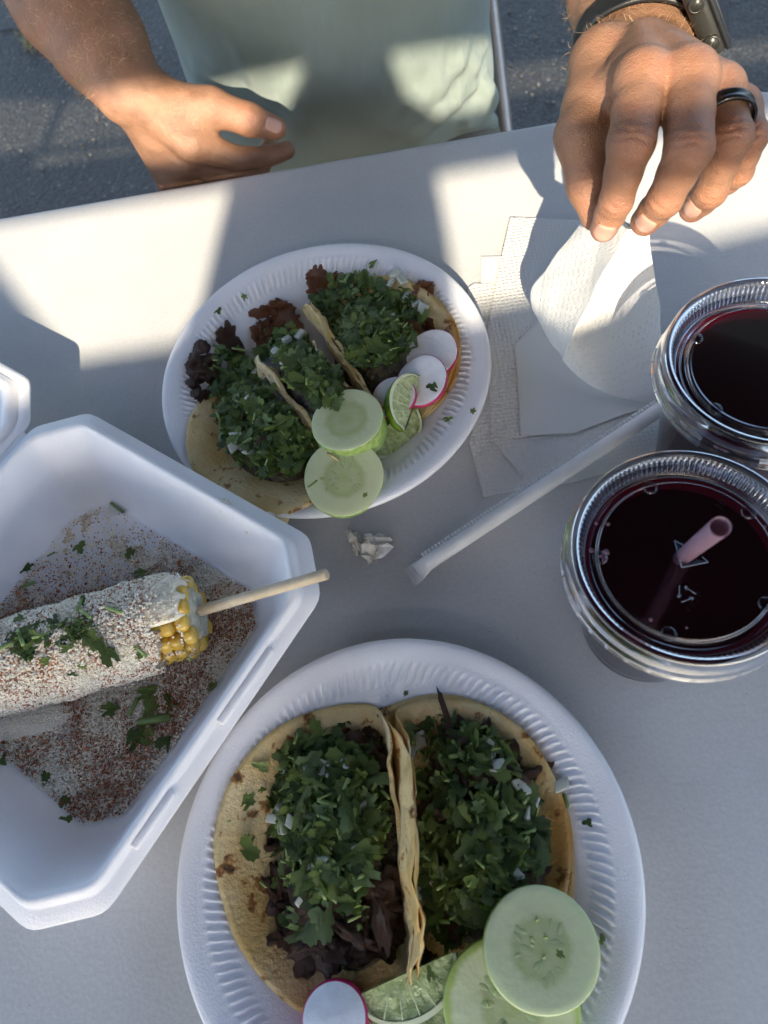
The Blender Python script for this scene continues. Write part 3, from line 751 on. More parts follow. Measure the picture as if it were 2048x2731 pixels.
def f9(x, y): return (x * 1.23448, y * 1.23448)
TB = 'tacos on the plate nearest the viewer'; TA = 'tacos on the plate near the person'
taco('beef taco at the left on the nearest plate, its wide charred tortilla flap lying open', [f9(905, 2060), f9(850, 1600)], 'R', .034, 10, .013, 84, .0712, 'beef',
     [(705, 1770, 125, 165, 0, 60), (690, 1640, 95, 60, 0, 12), (790, 1700, 60, 110, 0, 12), (720, 1890, 80, 60, 0, 12), (650, 1790, 120, 210, 0, 7), (700, 1990, 90, 50, 0, 5)],
     [(790, 1620, 70, 50, 0, 9), (700, 2010, 105, 62, 0, 19), (820, 1960, 60, 110, 0, 13), (625, 1870, 55, 110, 0, 8), (760, 2050, 60, 36, 0, 6)],
     [(652, 1640), (668, 1655), (702, 1662), (742, 1652), (590, 1768), (610, 1745), (628, 1775), (790, 1742), (690, 1862), (735, 1905), (655, 1945), (610, 1790)],
     (-.006, 0, .034, .054, .019), .03, 5, oily=False, group=TB, double=False, smax=.046, meats=[(665, 2045, 22, -12, .0105, .0065, .003), (705, 2070, 10, 16, .0085, .0060, .002), (762, 2020, 14, 10, .0100, .0060, .004), (822, 1985, 4, 30, .0120, .0045, .004), (600, 1900, 6, 26, .0085, .0050, .001), (810, 1640, 10, 14, .0090, .0055, .004)], nleaf=210, nstuff=330)
taco('beef taco at the right on the nearest plate, heaped with chopped cilantro beside the cucumber', [f9(905, 2060), f9(872, 1600)], 'L', .010, 104, .026, 10, .0690, 'beef',
     [(1010, 1770, 140, 190, 0, 60), (985, 1600, 110, 50, 10, 12), (1130, 1800, 50, 90, 0, 8), (960, 1950, 90, 80, 0, 12), (1060, 1900, 90, 90, 0, 14)],
     [(1020, 1590, 60, 50, 0, 7), (1110, 1660, 60, 40, 0, 5), (1150, 1890, 40, 50, 0, 6), (930, 2030, 60, 60, 0, 6), (985, 1700, 100, 90, 0, 8)],
     [(890, 1620), (905, 1600), (1125, 1700), (1150, 1735), (1140, 1760), (1060, 1620), (880, 1855), (905, 1885), (1070, 1655), (905, 1925)],
     (.022, .002, .031, .054, .019), .03, 8, oily=True, group=TB, nleaf=230, nstuff=360,
     meats=[(965, 1548, 20, 62, .0125, .0028, .008), (1120, 1672, 30, 20, .008, .004, .004)])
taco('dark beef taco at the left of the far plate next to the clamshell', [(885, 1165), (725, 960)], 'R', .010, 20, .004, 80, .0640, 'beef',
     [(575, 885, 118, 100, 35, 60), (515, 795, 60, 44, 20, 9), (500, 860, 50, 60, 0, 6), (640, 960, 70, 50, 0, 12), (560, 970, 90, 45, 20, 14)],
     [(465, 790, 55, 50, 0, 13), (505, 735, 24, 34, 0, 7), (545, 900, 40, 30, 0, 3), (565, 965, 40, 30, 0, 4), (690, 950, 30, 30, 0, 3), (440, 830, 30, 40, 0, 4)],
     [(540, 975), (620, 735), (510, 945), (600, 760), (665, 905), (690, 930), (505, 965)],
     (-.006, .004, .030, .046, .024), .03, 12, group=TA, shift=.003, smax=.038, double=False, nleaf=200, nstuff=320)
taco('narrow red pork taco in the middle of the far plate between two others', [(1000, 1090), (815, 850)], 'R', .007, 84, .007, 84, .0500, 'pastor',
     [(690, 800, 110, 55, 40, 60), (600, 745, 45, 30, 20, 8), (640, 720, 40, 30, 0, 4)],
     [(605, 690, 52, 34, -35, 12), (640, 670, 40, 30, 0, 6), (785, 865, 45, 26, 45, 8), (575, 715, 30, 26, 0, 5)],
     [(635, 740), (650, 725), (620, 730), (750, 860)],
     (.0, 0, .020, .052, .030), .03, 17, group=TA, double=False, smax=.036, smin=-.036, nleaf=140, nstuff=180)
taco('red pork taco at the right of the far plate, beside the radish slices', [(1015, 1080), (830, 800)], 'L', .010, 96, .020, 12, .0655, 'pastor',
     [(785, 690, 118, 92, 25, 60), (850, 680, 60, 60, 0, 12), (740, 740, 60, 60, 0, 10)],
     [(715, 615, 50, 24, 20, 9), (760, 600, 40, 20, 0, 4), (920, 712, 36, 26, 0, 6), (905, 640, 30, 30, 0, 3)],
     [(855, 592), (868, 605), (900, 655), (915, 668), (845, 612), (880, 640)],
     (.008, -.002, .030, .040, .024), .03, 23, oily=True, group=TA, shift=.009, smin=-.040, nleaf=200, nstuff=320)

# ------------------------------------------------------------------ cucumber, radish, lime
def slab(r, h, n=64, wob=.015, seed=0, bev=.0009, dome=0.0):
    rnd = random.Random(seed); p0 = rnd.uniform(0, 9)
    prof = [(0.0004, h + dome)] + [(r * i / 8 * .985, h + dome * (1 - (i / 8) ** 2)) for i in range(1, 8)] + [(r - bev, h), (r - bev * .3, h - bev * .3), (r, h - bev), (r, bev), (r - bev * .5, 0), (.0004, 0)]
    def rf(a, j, rr, z): return rr * (1 + wob * math.sin(2 * a + p0) + wob * .6 * math.sin(3 * a + p0 * 2)), z
    return revolve(prof[::-1], n, rf)
def tiltm(loc, nrm, yaw=0): return frame(loc, Matrix.Rotation(yaw, 3, 'Z') @ Vector((1, 0, .001)), zdir=nrm)
def fmat(loc, nrm, yaw=0):
    z = Vector(nrm).normalized(); q = Vector((0, 0, 1)).rotation_difference(z)
    return Matrix.Translation(loc) @ q.to_matrix().to_4x4() @ Matrix.Rotation(yaw, 4, 'Z')
def cucumber(label, loc, nrm, r, h, yaw, seed, seeds=True):
    mw = fmat(loc, nrm, yaw); t = thing('cucumber_slice', label, 'cucumber slice', mw=mw, group='cucumber slices on the plates')
    V, F = slab(r, h, 64, .014, seed, .0008); me = mesh('slice', V, F)
    me.materials.append(M['cuke']); me.materials.append(M['cuke_skin'])
    for p in me.polygons:
        rr = math.hypot(p.center.x, p.center.y)
        if rr > r * .972 and abs(p.normal.z) < .8: p.material_index = 1
    link('flesh', me, None, t)
    rnd = random.Random(seed + 1)
    sv, sf = ico(2); sf = [tuple(f) for f in sf]
    sme = mesh('seed', sv, sf); sme.materials.append(M['cuke_seed'])
    sme2 = mesh('pale_seed', sv, sf); sme2.materials.append(M['cuke_skin'])
    if seeds:
        for i in range(3):
            a0 = 2 * PI * i / 3 + .3 + rnd.uniform(-.25, .25)
            for k_, (rr, da, ln) in enumerate(((.16, .3, .07), (.22, -.3, .09), (.33, .42, .13), (.31, -.45, .12), (.36, 0, .11), (.47, .22, .10), (.46, -.20, .11), (.40, .75, .08))):
                a = a0 + da + rnd.uniform(-.2, .2); q = r * (rr + rnd.uniform(-.05, .05)); ln *= rnd.uniform(.7, 1.25)
                if rnd.random() < .15: continue
                o = link('seed', sme, None, t); o.matrix_basis = Matrix.Translation((q * math.cos(a), q * math.sin(a), h - .0001)) @ Matrix.Rotation(a + rnd.uniform(-.5, .5), 4, 'Z') @ Matrix.Diagonal((r * ln * 1.0, r * ln * .5, .00028, 1))
                if rnd.random() < .2:
                    o = link('seed', sme2, None, t); o.matrix_basis = Matrix.Translation((q * math.cos(a), q * math.sin(a), h + .0003)) @ Matrix.Rotation(a + 2, 4, 'Z') @ Matrix.Diagonal((r * .045, r * .016, .0005, 1))
    return t
cucumber('lower cucumber slice of the nearest plate, partly under the other one', kp(1105, 2170, .0215), (-.04, -.08, 1), .0290, .0080, 1.9, 5)
cucumber('thick cucumber chunk leaning on the taco at the lower edge of the far plate', kp(762, 935, .022), (-.06, -.02, 1), .0225, .0165, .5, 2, False)
cucumber('thin round cucumber slice lying flat over the near rim of the far plate', kp(744, 1036, .0235), (.10, -.22, 1), .0245, .0055, 1.2, 3)
cucumber('top cucumber slice on the nearest plate, overlapping the other one', kp(1166, 2048, .031), (.12, .02, 1), .0250, .0052, .3, 4)
def radish(label, loc, nrm, r, h, seed, cup=0):
    t = thing('radish_slice', label, 'radish slice', mw=fmat(loc, nrm, seed), group='radish pieces on the plates')
    V, F = slab(r, h, 48, .02, seed, .0005); me = mesh('radish', V, F); me.materials.append(M['radish']); me.materials.append(M['radish_skin'])
    for p in me.polygons:
        if math.hypot(p.center.x, p.center.y) > r * .955: p.material_index = 1
    link('flesh', me, None, t); return t
radish('white radish slice uppermost of the three overlapping slices', kp(934, 768, .022), (-.15, -.12, 1), .0178, .0030, 1)
radish('middle radish slice of the three, touching the lime wedge', kp(913, 826, .024), (-.32, -.10, 1), .0180, .0030, 2)
V, F = revolve([(.0004, 0), (.012, .001), (.0140, .005), (.0152, .012), (.0150, .020), (.0143, .0262), (.0137, .0268), (.0004, .0270)], 48)
radish('lowest radish slice of the three, mostly behind the squeezed lime', kp(853, 862, .0225), (-.25, -.1, 1), .0150, .0030, 3)
t = thing('radish_chunk', 'thick magenta radish chunk with a flat white cut top, at the bottom picture edge', 'radish', mw=fmat(kp(734, 2196, .006), (.10, .13, 1)), group='radish pieces on the plates')
me = mesh('radish_chunk', V, F); me.materials.append(M['radish']); me.materials.append(M['radish_skin'])
for p in me.polygons:
    if p.center.z < .0266 and math.hypot(p.center.x, p.center.y) > .003: p.material_index = 1
link('flesh', me, None, t)
def lime(label, loc, xdir, zdir, L, R, ang, seed):
    mw = frame(loc, xdir, zdir=zdir); t = thing('lime_wedge', label, 'lime wedge', mw=mw, group='lime wedges on the plates')
    nx, na = 28, 14; th = math.radians(ang)
    def rad(x): q = max(0, 1 - (x / L) ** 2); return R * q ** .5 + (0.0)
    V = []; F = []
    for i in range(nx + 1):
        x = -L + 2 * L * i / nx; r = rad(x)
        for j in range(na + 1):
            a = th * j / na; V.append((x * (1 + .04 * (abs(x) / L) ** 6), r * math.cos(a), -r * math.sin(a)))
    for i in range(nx):
        for j in range(na): k_ = i * (na + 1) + j; F.append((k_, k_ + na + 1, k_ + na + 2, k_ + 1))
    link('rind', mesh('rind', V, F), M['lime_rind'], t)
    rnd = random.Random(seed)
    for fa_, nm in ((0, 'a'), (th, 'b')):
        def P(x, r, up): 
            return (x, r * math.cos(fa_) + (up * math.sin(fa_) if fa_ else 0), -r * math.sin(fa_) + (up if fa_ == 0 else up * -math.cos(fa_) * 1.0))
        V = []; F = []; K = 10
        for i in range(nx + 1):
            x = -L + 2 * L * i / nx; r = rad(x)
            for j in range(K + 1):
                f = j / K; up = -.0008 + .0010 * noise.noise(Vector((x * 160, f * 2.5, seed))) * (1 if 0 < f < 1 else 0)
                V.append(P(x * .95, r * .90 * f - .0006 * (f == 0), up))
        for i in range(nx):
            for j in range(K): k_ = i * (K + 1) + j; F.append((k_, k_ + K + 1, k_ + K + 2, k_ + 1))
        link('flesh', mesh('flesh', V, F), M['lime_flesh'], t)
        V = []; F = []
        for i in range(nx + 1):
            x = -L + 2 * L * i / nx; r = rad(x); V += [P(x, r, 0), P(x * .945, r * .875, .0001)]
            if i: F.append((2 * i - 2, 2 * i, 2 * i + 1, 2 * i - 1))
        link('pith', mesh('pith', V, F), M['pith'], t)
        for q in range(5):    # membranes
            x0 = L * (-.62 + .31 * q); V, F = tube([P(x0 * .5, .001, .0000), P(x0 * 1.05, rad(x0 * 1.05) * .86, .0000)], .00016, 5)
            link('membrane', mesh('membrane', V, F), M['pith'], t)
    return t
def wdir(p, q, z=.03): return kp(*q, z) - kp(*p, z)
lime('squeezed lime wedge standing against the radish slices on the far plate', kp(893, 872, .026), wdir((905, 940), (935, 850)) , Vector((.45, -.62, .65)), .0205, .0185, 95, 3)
lime('flat lime wedge tucked under the cucumber chunk on the far plate', kp(838, 922, .018), wdir((890, 925), (790, 985)), Vector((.1, -.35, .95)), .0230, .0205, 80, 5)
lime('large lime wedge on the nearest plate between radish chunk and cucumber', kp(876, 2108, .028), wdir((975, 2075), (790, 2160)), Vector((.05, -.12, 1)), .0245, .0190, 80, 7)
lime('second lime wedge on the nearest plate peeking out below the large one', kp(900, 2185, .012), wdir((985, 2190), (800, 2215)), Vector((.0, -.2, 1)), .0235, .0190, 80, 9)

# ------------------------------------------------------------------ loose bits on plates
def loose(kind, px, py, z, s, label, vi=0, yaw=0, cat=None):
    random.seed(int(px * 7 + py)); p = kp(px, py, z)
    if z < .0245:
        for _ in range(3): z = plate_z(p.x, p.y) + .0022; p = kp(px, py, z)
    if kind == 'leaf': me = LM[vi]; nm = 'loose_herb_leaf'; c = 'herb leaf'
    elif kind == 'stem': me = SM[vi % 5]; nm = 'loose_herb_strand'; c = 'herb stem'
    else: me = OM[vi % 6]; nm = 'loose_onion_cube'; c = 'onion piece'
    o = link(nm, me, None); o.matrix_basis = trs(p, Matrix.Rotation(yaw, 3, 'Z').to_quaternion(), s); tag(o, label, c, 'loose bits on the plates'); return o
loose('leaf', 805, 567, .0235, .0062, 'cilantro leaf lying on the far upper rim of the far plate', 1, .5)
loose('leaf', 528, 641, .0170, .0045, 'round cilantro leaf on the upper left ridges of the far plate', 3, 2)
loose('leaf', 470, 672, .0215, .0042, 'small cilantro leaf nearest the left rim of the far plate', 4, 1)
loose('leaf', 967, 906, .0150, .0040, 'cilantro bit just right of the lime on the far plate', 2, .2)
loose('leaf', 1021, 889, .0225, .0030, 'tiny cilantro bit on the right rim of the far plate', 5, 1)
loose('leaf', 935, 836, .0310, .0055, 'cilantro leaf draped on top of the standing lime wedge', 6, 2.6)
loose('stem', 675, 1045, .0345, .0030, 'thin curved herb strand on the flat cucumber slice', 0, .6)
loose('leaf', 788, 1070, .0335, .0024, 'tiny cilantro speck near the edge of the flat cucumber slice', 5, .6)
loose('leaf', 876, 1498, .0140, .0022, 'tiny cilantro speck alone at the top of the nearest plate', 5, .6)
loose('leaf', 745, 1556, .0065, .0050, 'dark cilantro leaf above the left taco of the nearest plate', 7, 2)
loose('leaf', 828, 1540, .0075, .0046, 'cilantro leaf above the gap between the two nearest tacos', 8, 1)
loose('leaf', 530, 1717, .0140, .0040, 'narrow cilantro leaf on the left ridges of the nearest plate', 9, 1.4)
loose('stem', 491, 1775, .0160, .0022, 'pale green speck on the left ridges of the nearest plate', 2, 0)
loose('leaf', 1270, 1779, .0155, .0030, 'dark cilantro speck on the right ridges of the nearest plate', 10, 1)
loose('leaf', 1303, 2030, .0185, .0026, 'tiny dark cilantro speck at the right rim of the nearest plate', 11, 2)
loose('leaf', 1210, 2062, .0400, .0026, 'cilantro speck on the top cucumber slice', 5, 2)
loose('onion', 1060, 1540, .0090, .0040, 'white onion piece above the right taco of the nearest plate', 1, 1)
loose('onion', 1213, 1696, .0130, .0044, 'white onion piece right of the right taco of the nearest plate', 3, .3)
loose('stem', 1223, 1730, .0130, .0036, 'short green stem just below the right-hand onion piece', 1, 1.7)
loose('leaf', 930, 2105, .0290, .0040, 'cilantro leaf lying on the large lime wedge', 2, 1.7)
# ------------------------------------------------------------------ corn on a stick
random.seed(21); rnd = random.Random(21)
cA = at(*z6(985, 335), .037); cB = at(*z6(-130, 650), .034)
cB = cA + (cB - cA).normalized() * .165
ax = (cB - cA).normalized(); cx_ = Vector((0, 0, 1)); sidev = ax.cross(cx_).normalized(); upv = sidev.cross(ax).normalized()
corn = thing('corn_on_the_cob', 'corn cob coated in mayonnaise, crumbled cheese and chili powder, on a wooden stick', 'corn', mw=frame(cA, ax, zdir=(0, 0, 1)))
Lc = .165
def cr(t):  # coat radius along the cob
    return .0262 * (1 - .10 * max(0, t - .5)) * (1 - .32 * max(0, (t - .80) / .2) ** 2) * (.84 + .16 * min(1, t / .10))
def coat_r(t, a):
    p = Vector((t * 9, math.cos(a) * 2, math.sin(a) * 2))
    return cr(t) + .0013 * noise.noise(p * 1.2) + .0009 * noise.noise(p * 3.1) + .0005 * noise.noise(p * 9)
def coat_start(a):     # ragged front edge: coat reaches forward at the top, bare kernels at the front lower side
    c = math.cos(a - 0.55)
    return .020 + .024 * (0.5 - 0.5 * c) ** 1.2 + .011 * noise.noise(Vector((math.cos(a) * 3, math.sin(a) * 3, 4))) + .004 * noise.noise(Vector((math.cos(a) * 9, math.sin(a) * 9, 4)))
# local axes: x along the cob away from the stick end, z up, y = to the far/near side
nx, na = 150, 150; V = []; F = []
for i in range(nx + 1):
    for j in range(na):
        a = 2 * PI * j / na; s0 = coat_start(a); x = s0 + (Lc - s0) * i / nx; t = x / Lc
        r = coat_r(t, a); 
        if i == 0: r = cr(t) - .0032
        elif i == 1: r = cr(t) - .0008
        if i == nx: r = .002
        V.append((x, r * math.sin(a), r * math.cos(a)))
for i in range(nx):
    for j in range(na): F.append((i * na + j, (i + 1) * na + j, (i + 1) * na + (j + 1) % na, i * na + (j + 1) % na))
link('cheese_coating', mesh('coat', V, F), M['coat'], corn)
V, F = revolve([(.0004, -.0005), (.009, 0), (.0135, .001), (.0150, .004), (.0168, .010), (.0185, .03), (.019, .06)], 40, lambda a, j, r, z: (r * (1 + .05 * math.sin(9 * a)), z + .0008 * math.sin(7 * a + r * 900)), False)
o = link('cob_core', mesh('cob', V, F), M['cob'], corn); o.matrix_basis = Matrix.Rotation(PI / 2, 4, 'Y')
kv, kf = ico(3); kf = [tuple(f) for f in kf]
kk = np.sign(kv) * np.abs(kv) ** .72; kme = mesh('kernel', kk, kf); kme.materials.append(M['kernel'])
for row in range(13):
    a = 2 * PI * row / 13 + .1
    for q in range(7):
        x = .0045 + q * .0066 + rnd.uniform(-.0006, .0006) + (.0015 if row % 2 else 0)
        if x > coat_start(a) + .006: continue
        rr = .0190 if q else .0172
        o = link('kernel', kme, None, corn)
        o.matrix_basis = Matrix.Translation((x, rr * math.sin(a), rr * math.cos(a))) @ Matrix.Rotation(-a, 4, 'X') @ Matrix.Rotation(rnd.uniform(-.15, .15), 4, 'Y') @ Matrix.Diagonal((.0038, .0046, .0048 * rnd.uniform(.9, 1.05), 1))
# mayonnaise lobe at the upper front
V = []; F = []
for i in range(26):
    for j in range(36):
        a = -1.05 + 1.5 * j / 35; u = i / 25; s0 = .001 + .005 * noise.noise(Vector((a * 4, 3, 1))) + .007 * max(0, a)
        x = s0 + .030 * u; r = cr(x / Lc) + .0014 - .004 * (1 - min(1, u * 6)) + .0006 * noise.noise(Vector((x * 300, a * 6, 0))) - .0028 * (abs((a + .3) / .78)) ** 6 - .0030 * u ** 3
        V.append((x, r * math.sin(a), r * math.cos(a)))
for i in range(25):
    for j in range(35): F.append((i * 36 + j, (i + 1) * 36 + j, (i + 1) * 36 + j + 1, i * 36 + j + 1))
link('mayonnaise_smear', mesh('mayo', V, F), M['mayo'], corn)
inv = frame(cA, ax, zdir=(0, 0, 1)).inverted()
s0 = inv @ at(*z6(1035, 315), .043); s1 = inv @ at(*z6(1608, 148), .069)
dd = (s1 - s0).normalized(); V, F = tube([s0 - dd * .03, s0, s0.lerp(s1, .5), s1 - dd * .0006, s1], [.0030, .0030, .0030, .0030, .0024], 16)
link('stick', mesh('stick', V, F), M['wood'], corn)
# crumbs and chili on the coating
iv0, if0 = ico(1); if0 = [tuple(f) for f in if0]
crumbV = []
for q in range(4):
    vv = iv0 * (1 + .35 * np.array([[noise.noise(Vector(p) * 1.7 + Vector((q * 9, 0, 0)))] for p in iv0])); crumbV.append((vv, if0))
def on_coat(n, size, a0=-1.9, a1=1.9, clump=None):
    ms = []
    while len(ms) < n:
        a = rnd.uniform(a0, a1); x = rnd.uniform(.004, Lc * .97)
        if x < coat_start(a) - .001 and rnd.random() > (.10 if not (-1.0 < a < .4) else .45): continue
        if clump and noise.noise(Vector((x * 55, a * 1.6, 7))) + rnd.uniform(-.4, .4) < clump: continue
        r = coat_r(x / Lc, a) + .0002 if x > coat_start(a) else (.0222 if not (-1.0 < a < .4) else cr(x / Lc) + .0012)
        s = size * rnd.uniform(.5, 1.4)
        ms.append((rnd.randrange(4), Matrix.Translation((x, r * math.sin(a), r * math.cos(a))) @ rq(2).to_matrix().to_4x4() @ Matrix.Diagonal((s, s * rnd.uniform(.6, 1), s * rnd.uniform(.6, 1), 1))))
    return ms
V, F, T = scatter(crumbV, on_coat(13000, .00072)); link('cheese_crumbs', mesh('crumbs', V, F, False, T), M['cheese'], corn, kind='stuff')
V, F, T = scatter(crumbV, on_coat(10000, .00040, clump=.04)); link('chili_flakes', mesh('flakes', V, F, False, T), M['chili'], corn, kind='stuff')
# cilantro on the corn
def on_corn(px, py, me, nm, s, lift=.001, tilt=.4):
    o0 = Vector(at(px, py, .075)); d = (o0 - Vector((CAM[0], CAM[1], CAM[2] + TZ))).normalized(); h = None
    for k_ in range(140):
        p = inv @ (o0 + d * k_ * .0005); t = min(1, max(0, p.x / Lc))
        if math.hypot(p.y, p.z) < cr(t) + lift: h = p; break
    if h is None: return
    nrm = Vector((0, h.y, h.z)).normalized(); o = link(nm, me, None, corn); o.matrix_basis = trs(h, rq(tilt, nrm), s)
for _ in range(26):
    x, y = z6(rnd.gauss(110, 55), rnd.gauss(470, 42)); on_corn(x, y, rnd.choice(LM), 'cilantro_leaf', rnd.uniform(.004, .0062))
for _ in range(24):
    x, y = z6(rnd.gauss(330, 62), rnd.gauss(440, 45)); on_corn(x, y, rnd.choice(LM), 'cilantro_leaf', rnd.uniform(.004, .0066))
for x, y, s in ((470, 500, .0095), (530, 540, .0100), (450, 470, .0080), (380, 590, .0060), (220, 580, .0040), (410, 370, .0055), (685, 560, .0030), (360, 640, .0035), (130, 570, .005)):
    on_corn(*z6(x, y), LM[(x + y) % 12], 'cilantro_leaf', s, .0012, .2)
for x, y, s in ((100, 460, .0050), (560, 325, .0046), (390, 300, .0036), (30, 500, .005), (270, 400, .004), (690, 530, .0038), (930, 568, .003), (420, 345, .004), (200, 450, .004)):
    on_corn(*z6(x, y), SM[(x + y) % 5], 'cilantro_stem', s, .0018, .2)
# second heap at the left edge: spilled mayonnaise
V = []; F = []; c2 = at(*z6(60, 860), .010)
for i in range(17):
    for j in range(48):
        a = 2 * PI * j / 48; q = i / 16; rx, ry = .040, .0125; wob = 1 + .18 * noise.noise(Vector((math.cos(a) * 2, math.sin(a) * 2, 3)))
        x = rx * q * math.cos(a) * wob; y = ry * q * math.sin(a) * wob; z = .009 * (1 - q ** 2.4) + .0016 * noise.noise(Vector((x * 150, y * 150, 1))) * (1 - q)
        V.append((x, y, z))
for i in range(16):
    for j in range(48): F.append((i * 48 + j, (i + 1) * 48 + j, (i + 1) * 48 + (j + 1) % 48, i * 48 + (j + 1) % 48))
o = link('mayonnaise_pool', mesh('pool', V, F), M['mayo'], loc=(c2.x, c2.y, TZ + .0048)); o.rotation_euler.z = .05
tag(o, 'creamy mound of mayonnaise and cheese below the corn at the left picture edge', 'mayonnaise')
ms = []
for _ in range(2600):
    a = rnd.uniform(0, 2 * PI); q = rnd.random() ** .5 * 1.05; s = rnd.choice([.0007, .0007, .00045]) * rnd.uniform(.6, 1.3)
    ms.append((rnd.randrange(4), trs((.040 * q * math.cos(a), .0125 * q * math.sin(a), .009 * max(0, 1 - q ** 2.4) + .0003), rq(2), s)))
V, F, T = scatter(crumbV, ms); link('pool_crumbs', mesh('pool_crumbs', V, F, False, T), M['cheese'], o, kind='stuff')
ms = [(i_, Matrix.Translation((rnd.uniform(-.001, .001), rnd.uniform(-.001, .001), .0006)) @ m__ @ Matrix.Diagonal((.6, .6, .6, 1))) for i_, m__ in ms if noise.noise(m__.translation * 60) > -.05]
V, F, T = scatter(crumbV, ms); link('pool_chili', mesh('pool_chili', V, F, False, T), M['chili'], o, kind='stuff')
# crumbs over the floor of the tray
def in_tray(p, h, c):
    d = Vector((p.x - CB.x, p.y - CB.y, 0)); x = abs(d.dot(e1)); y = abs(d.dot(e2)); return x < h and y < h and x + y < 2 * h - c
def floor_pts(n, size, clump, thr, h=.077, flatn=1.0, bias=None):
    ms = []
    tries = 0
    while len(ms) < n and tries < n * 30:
        tries += 1
        d = e1 * rnd.uniform(-h, h) + e2 * rnd.uniform(-h, h); p = CB + d
        if not in_tray(p, h, .016): continue
        x, y = d.dot(e1), d.dot(e2)
        if x + y < -.055 and rnd.random() < .5 + min(.4, (-.055 - x - y) * 8): continue
        v = noise.noise(Vector((p.x * clump, p.y * clump, 5))) + .5 * noise.noise(Vector((p.x * clump * 3, p.y * clump * 3, 9))) + rnd.uniform(-.35, .35)
        if v < thr: continue
        s = size * rnd.uniform(.45, 1.5)
        ms.append((rnd.randrange(4), trs((p.x, p.y, TZ + .0050 + s * .4 + rnd.uniform(0, .0012)), rq(2), (s, s * rnd.uniform(.6, 1), s * .7))))
    return ms
V = []; F = []; G_ = 90
for i in range(G_ + 1):
    for j in range(G_ + 1):
        d = e1 * (-.078 + .156 * i / G_) + e2 * (-.078 + .156 * j / G_); p = CB + d; V.append((p.x, p.y, TZ + .0049 + .0007 * noise.noise(p * 400) + .0005 * noise.noise(p * 900)))
for i in range(G_):
    for j in range(G_):
        d = e1 * (-.078 + .156 * (i + .5) / G_) + e2 * (-.078 + .156 * (j + .5) / G_); p = CB + d; x, y = abs(d.dot(e1)), abs(d.dot(e2))
        nz = noise.noise(Vector((p.x * 45, p.y * 45, 2))) + .6 * noise.noise(Vector((p.x * 160, p.y * 160, 2)))
        if max(x, y) > .0745 - .004 * nz or x + y > .135 or (d.dot(e1) + d.dot(e2) < -.045 and nz > -.25) or nz > .45: continue
        k_ = i * (G_ + 1) + j; F.append((k_, k_ + G_ + 1, k_ + G_ + 2, k_ + 1))
M['cheese_bed'] = mat('fine_cheese', (.62, .46, .32), .8, .2, 240, c2=(.86, .78, .64), bump=.0015, bscale=900, detail=8)
o = link('cheese_layer', mesh('cheese_layer', V, F), M['cheese_bed'], kind='stuff'); tag(o, 'fine beige cheese and chili dust caked on the floor of the clamshell', 'cheese')
V, F, T = scatter(crumbV, floor_pts(30000, .00070, 30, -.60)); o = link('crumbled_cheese', mesh('cheese', V, F, False, T), M['cheese'], kind='stuff')
tag(o, 'layer of crumbled white cheese covering the floor of the foam clamshell', 'cheese')
V, F, T = scatter(crumbV, floor_pts(15000, .00044, 26, -.12)); o = link('chili_powder', mesh('chili', V, F, False, T), M['chili'], kind='stuff')
for v in o.data.vertices: v.co.z += .0013
tag(o, 'red chili powder dusted over the cheese in the foam clamshell', 'chili powder')
V, F, T = scatter(crumbV, floor_pts(170, .0011, 26, .05)); o = link('chili_flake_bits', mesh('chilib', V, F, False, T), M['chili'], kind='stuff'); tag(o, 'coarse dark red chili flakes among the crumbled cheese', 'chili flakes')
for v in o.data.vertices: v.co.z += .0010
def tl(kind, x, y, s, yaw, label, vi):
    p = at(*z6(x, y), .0075); me = LM[vi % 12] if kind == 'leaf' else SM[vi % 5]
    o = link('loose_herb_leaf' if kind == 'leaf' else 'loose_herb_strand', me, None); o.matrix_basis = trs(p, rq(.12), s); o.matrix_basis = trs(p, (Matrix.Rotation(yaw, 3, 'Z') @ Matrix.Rotation(.12, 3, 'X')).to_quaternion(), s)
    tag(o, label, 'herb leaf' if kind == 'leaf' else 'herb stem', 'herb bits in the clamshell')
tl('leaf', 125, 118, .0062, .4, 'cilantro sprig in the clamshell above the corn, nearest the left picture edge', 3)
tl('leaf', 385, 20, .0060, 1.0, 'long narrow cilantro leaf in the clamshell well above the corn', 4)
tl('leaf', 640, 45, .0055, 2.0, 'dark cilantro leaf in the clamshell above the corn tip', 6)
tl('stem', 575, -178, .0052, 2.4, 'green stem piece at the top corner of the clamshell floor', 0)
tl('stem', 252, 52, .0030, .4, 'short pale stem piece in the clamshell above the corn', 1)
tl('stem', 140, 200, .0050, .3, 'pale stem lying just above the corn', 2)
tl('leaf', 690, 145, .0050, .3, 'cilantro leaf half under the upper side of the corn', 8)
for i, (x, y, s, yw, lb) in enumerate(((720, 730, .0075, .3, 'upper leaf of the cilantro clump below the corn'), (740, 800, .0100, 1.4, 'largest leaf of the cilantro clump below the corn'), (840, 780, .0070, 2.2, 'right leaf of the cilantro clump below the corn'),
        (660, 960, .0085, .9, 'lower left leaf of the cilantro clump below the corn'), (720, 940, .0080, 2.6, 'lowest leaf of the cilantro clump below the corn'), (820, 975, .0070, 1.2, 'separate leaf right under the cilantro clump'),
        (540, 815, .0070, .2, 'thin leaf left of the cilantro clump below the corn'), (320, 1265, .0050, 1.5, 'narrow dark leaf in the lower half of the clamshell'), (215, 1150, .0048, .2, 'dark leaf at the lower left of the clamshell floor'),
        (325, 1365, .0042, .8, 'leaf at the lowest corner of the clamshell floor'), (1045, 700, .0040, .5, 'small leaf at the right edge of the clamshell floor'), (10, 1070, .0060, 1.3, 'leaf cut by the left picture edge below the corn'))):
    tl('leaf', x, y, s, yw, lb + ', dark green', i + 2)
tl('stem', 655, 800, .0058, 1.1, 'thick green stem inside the cilantro clump below the corn', 3)
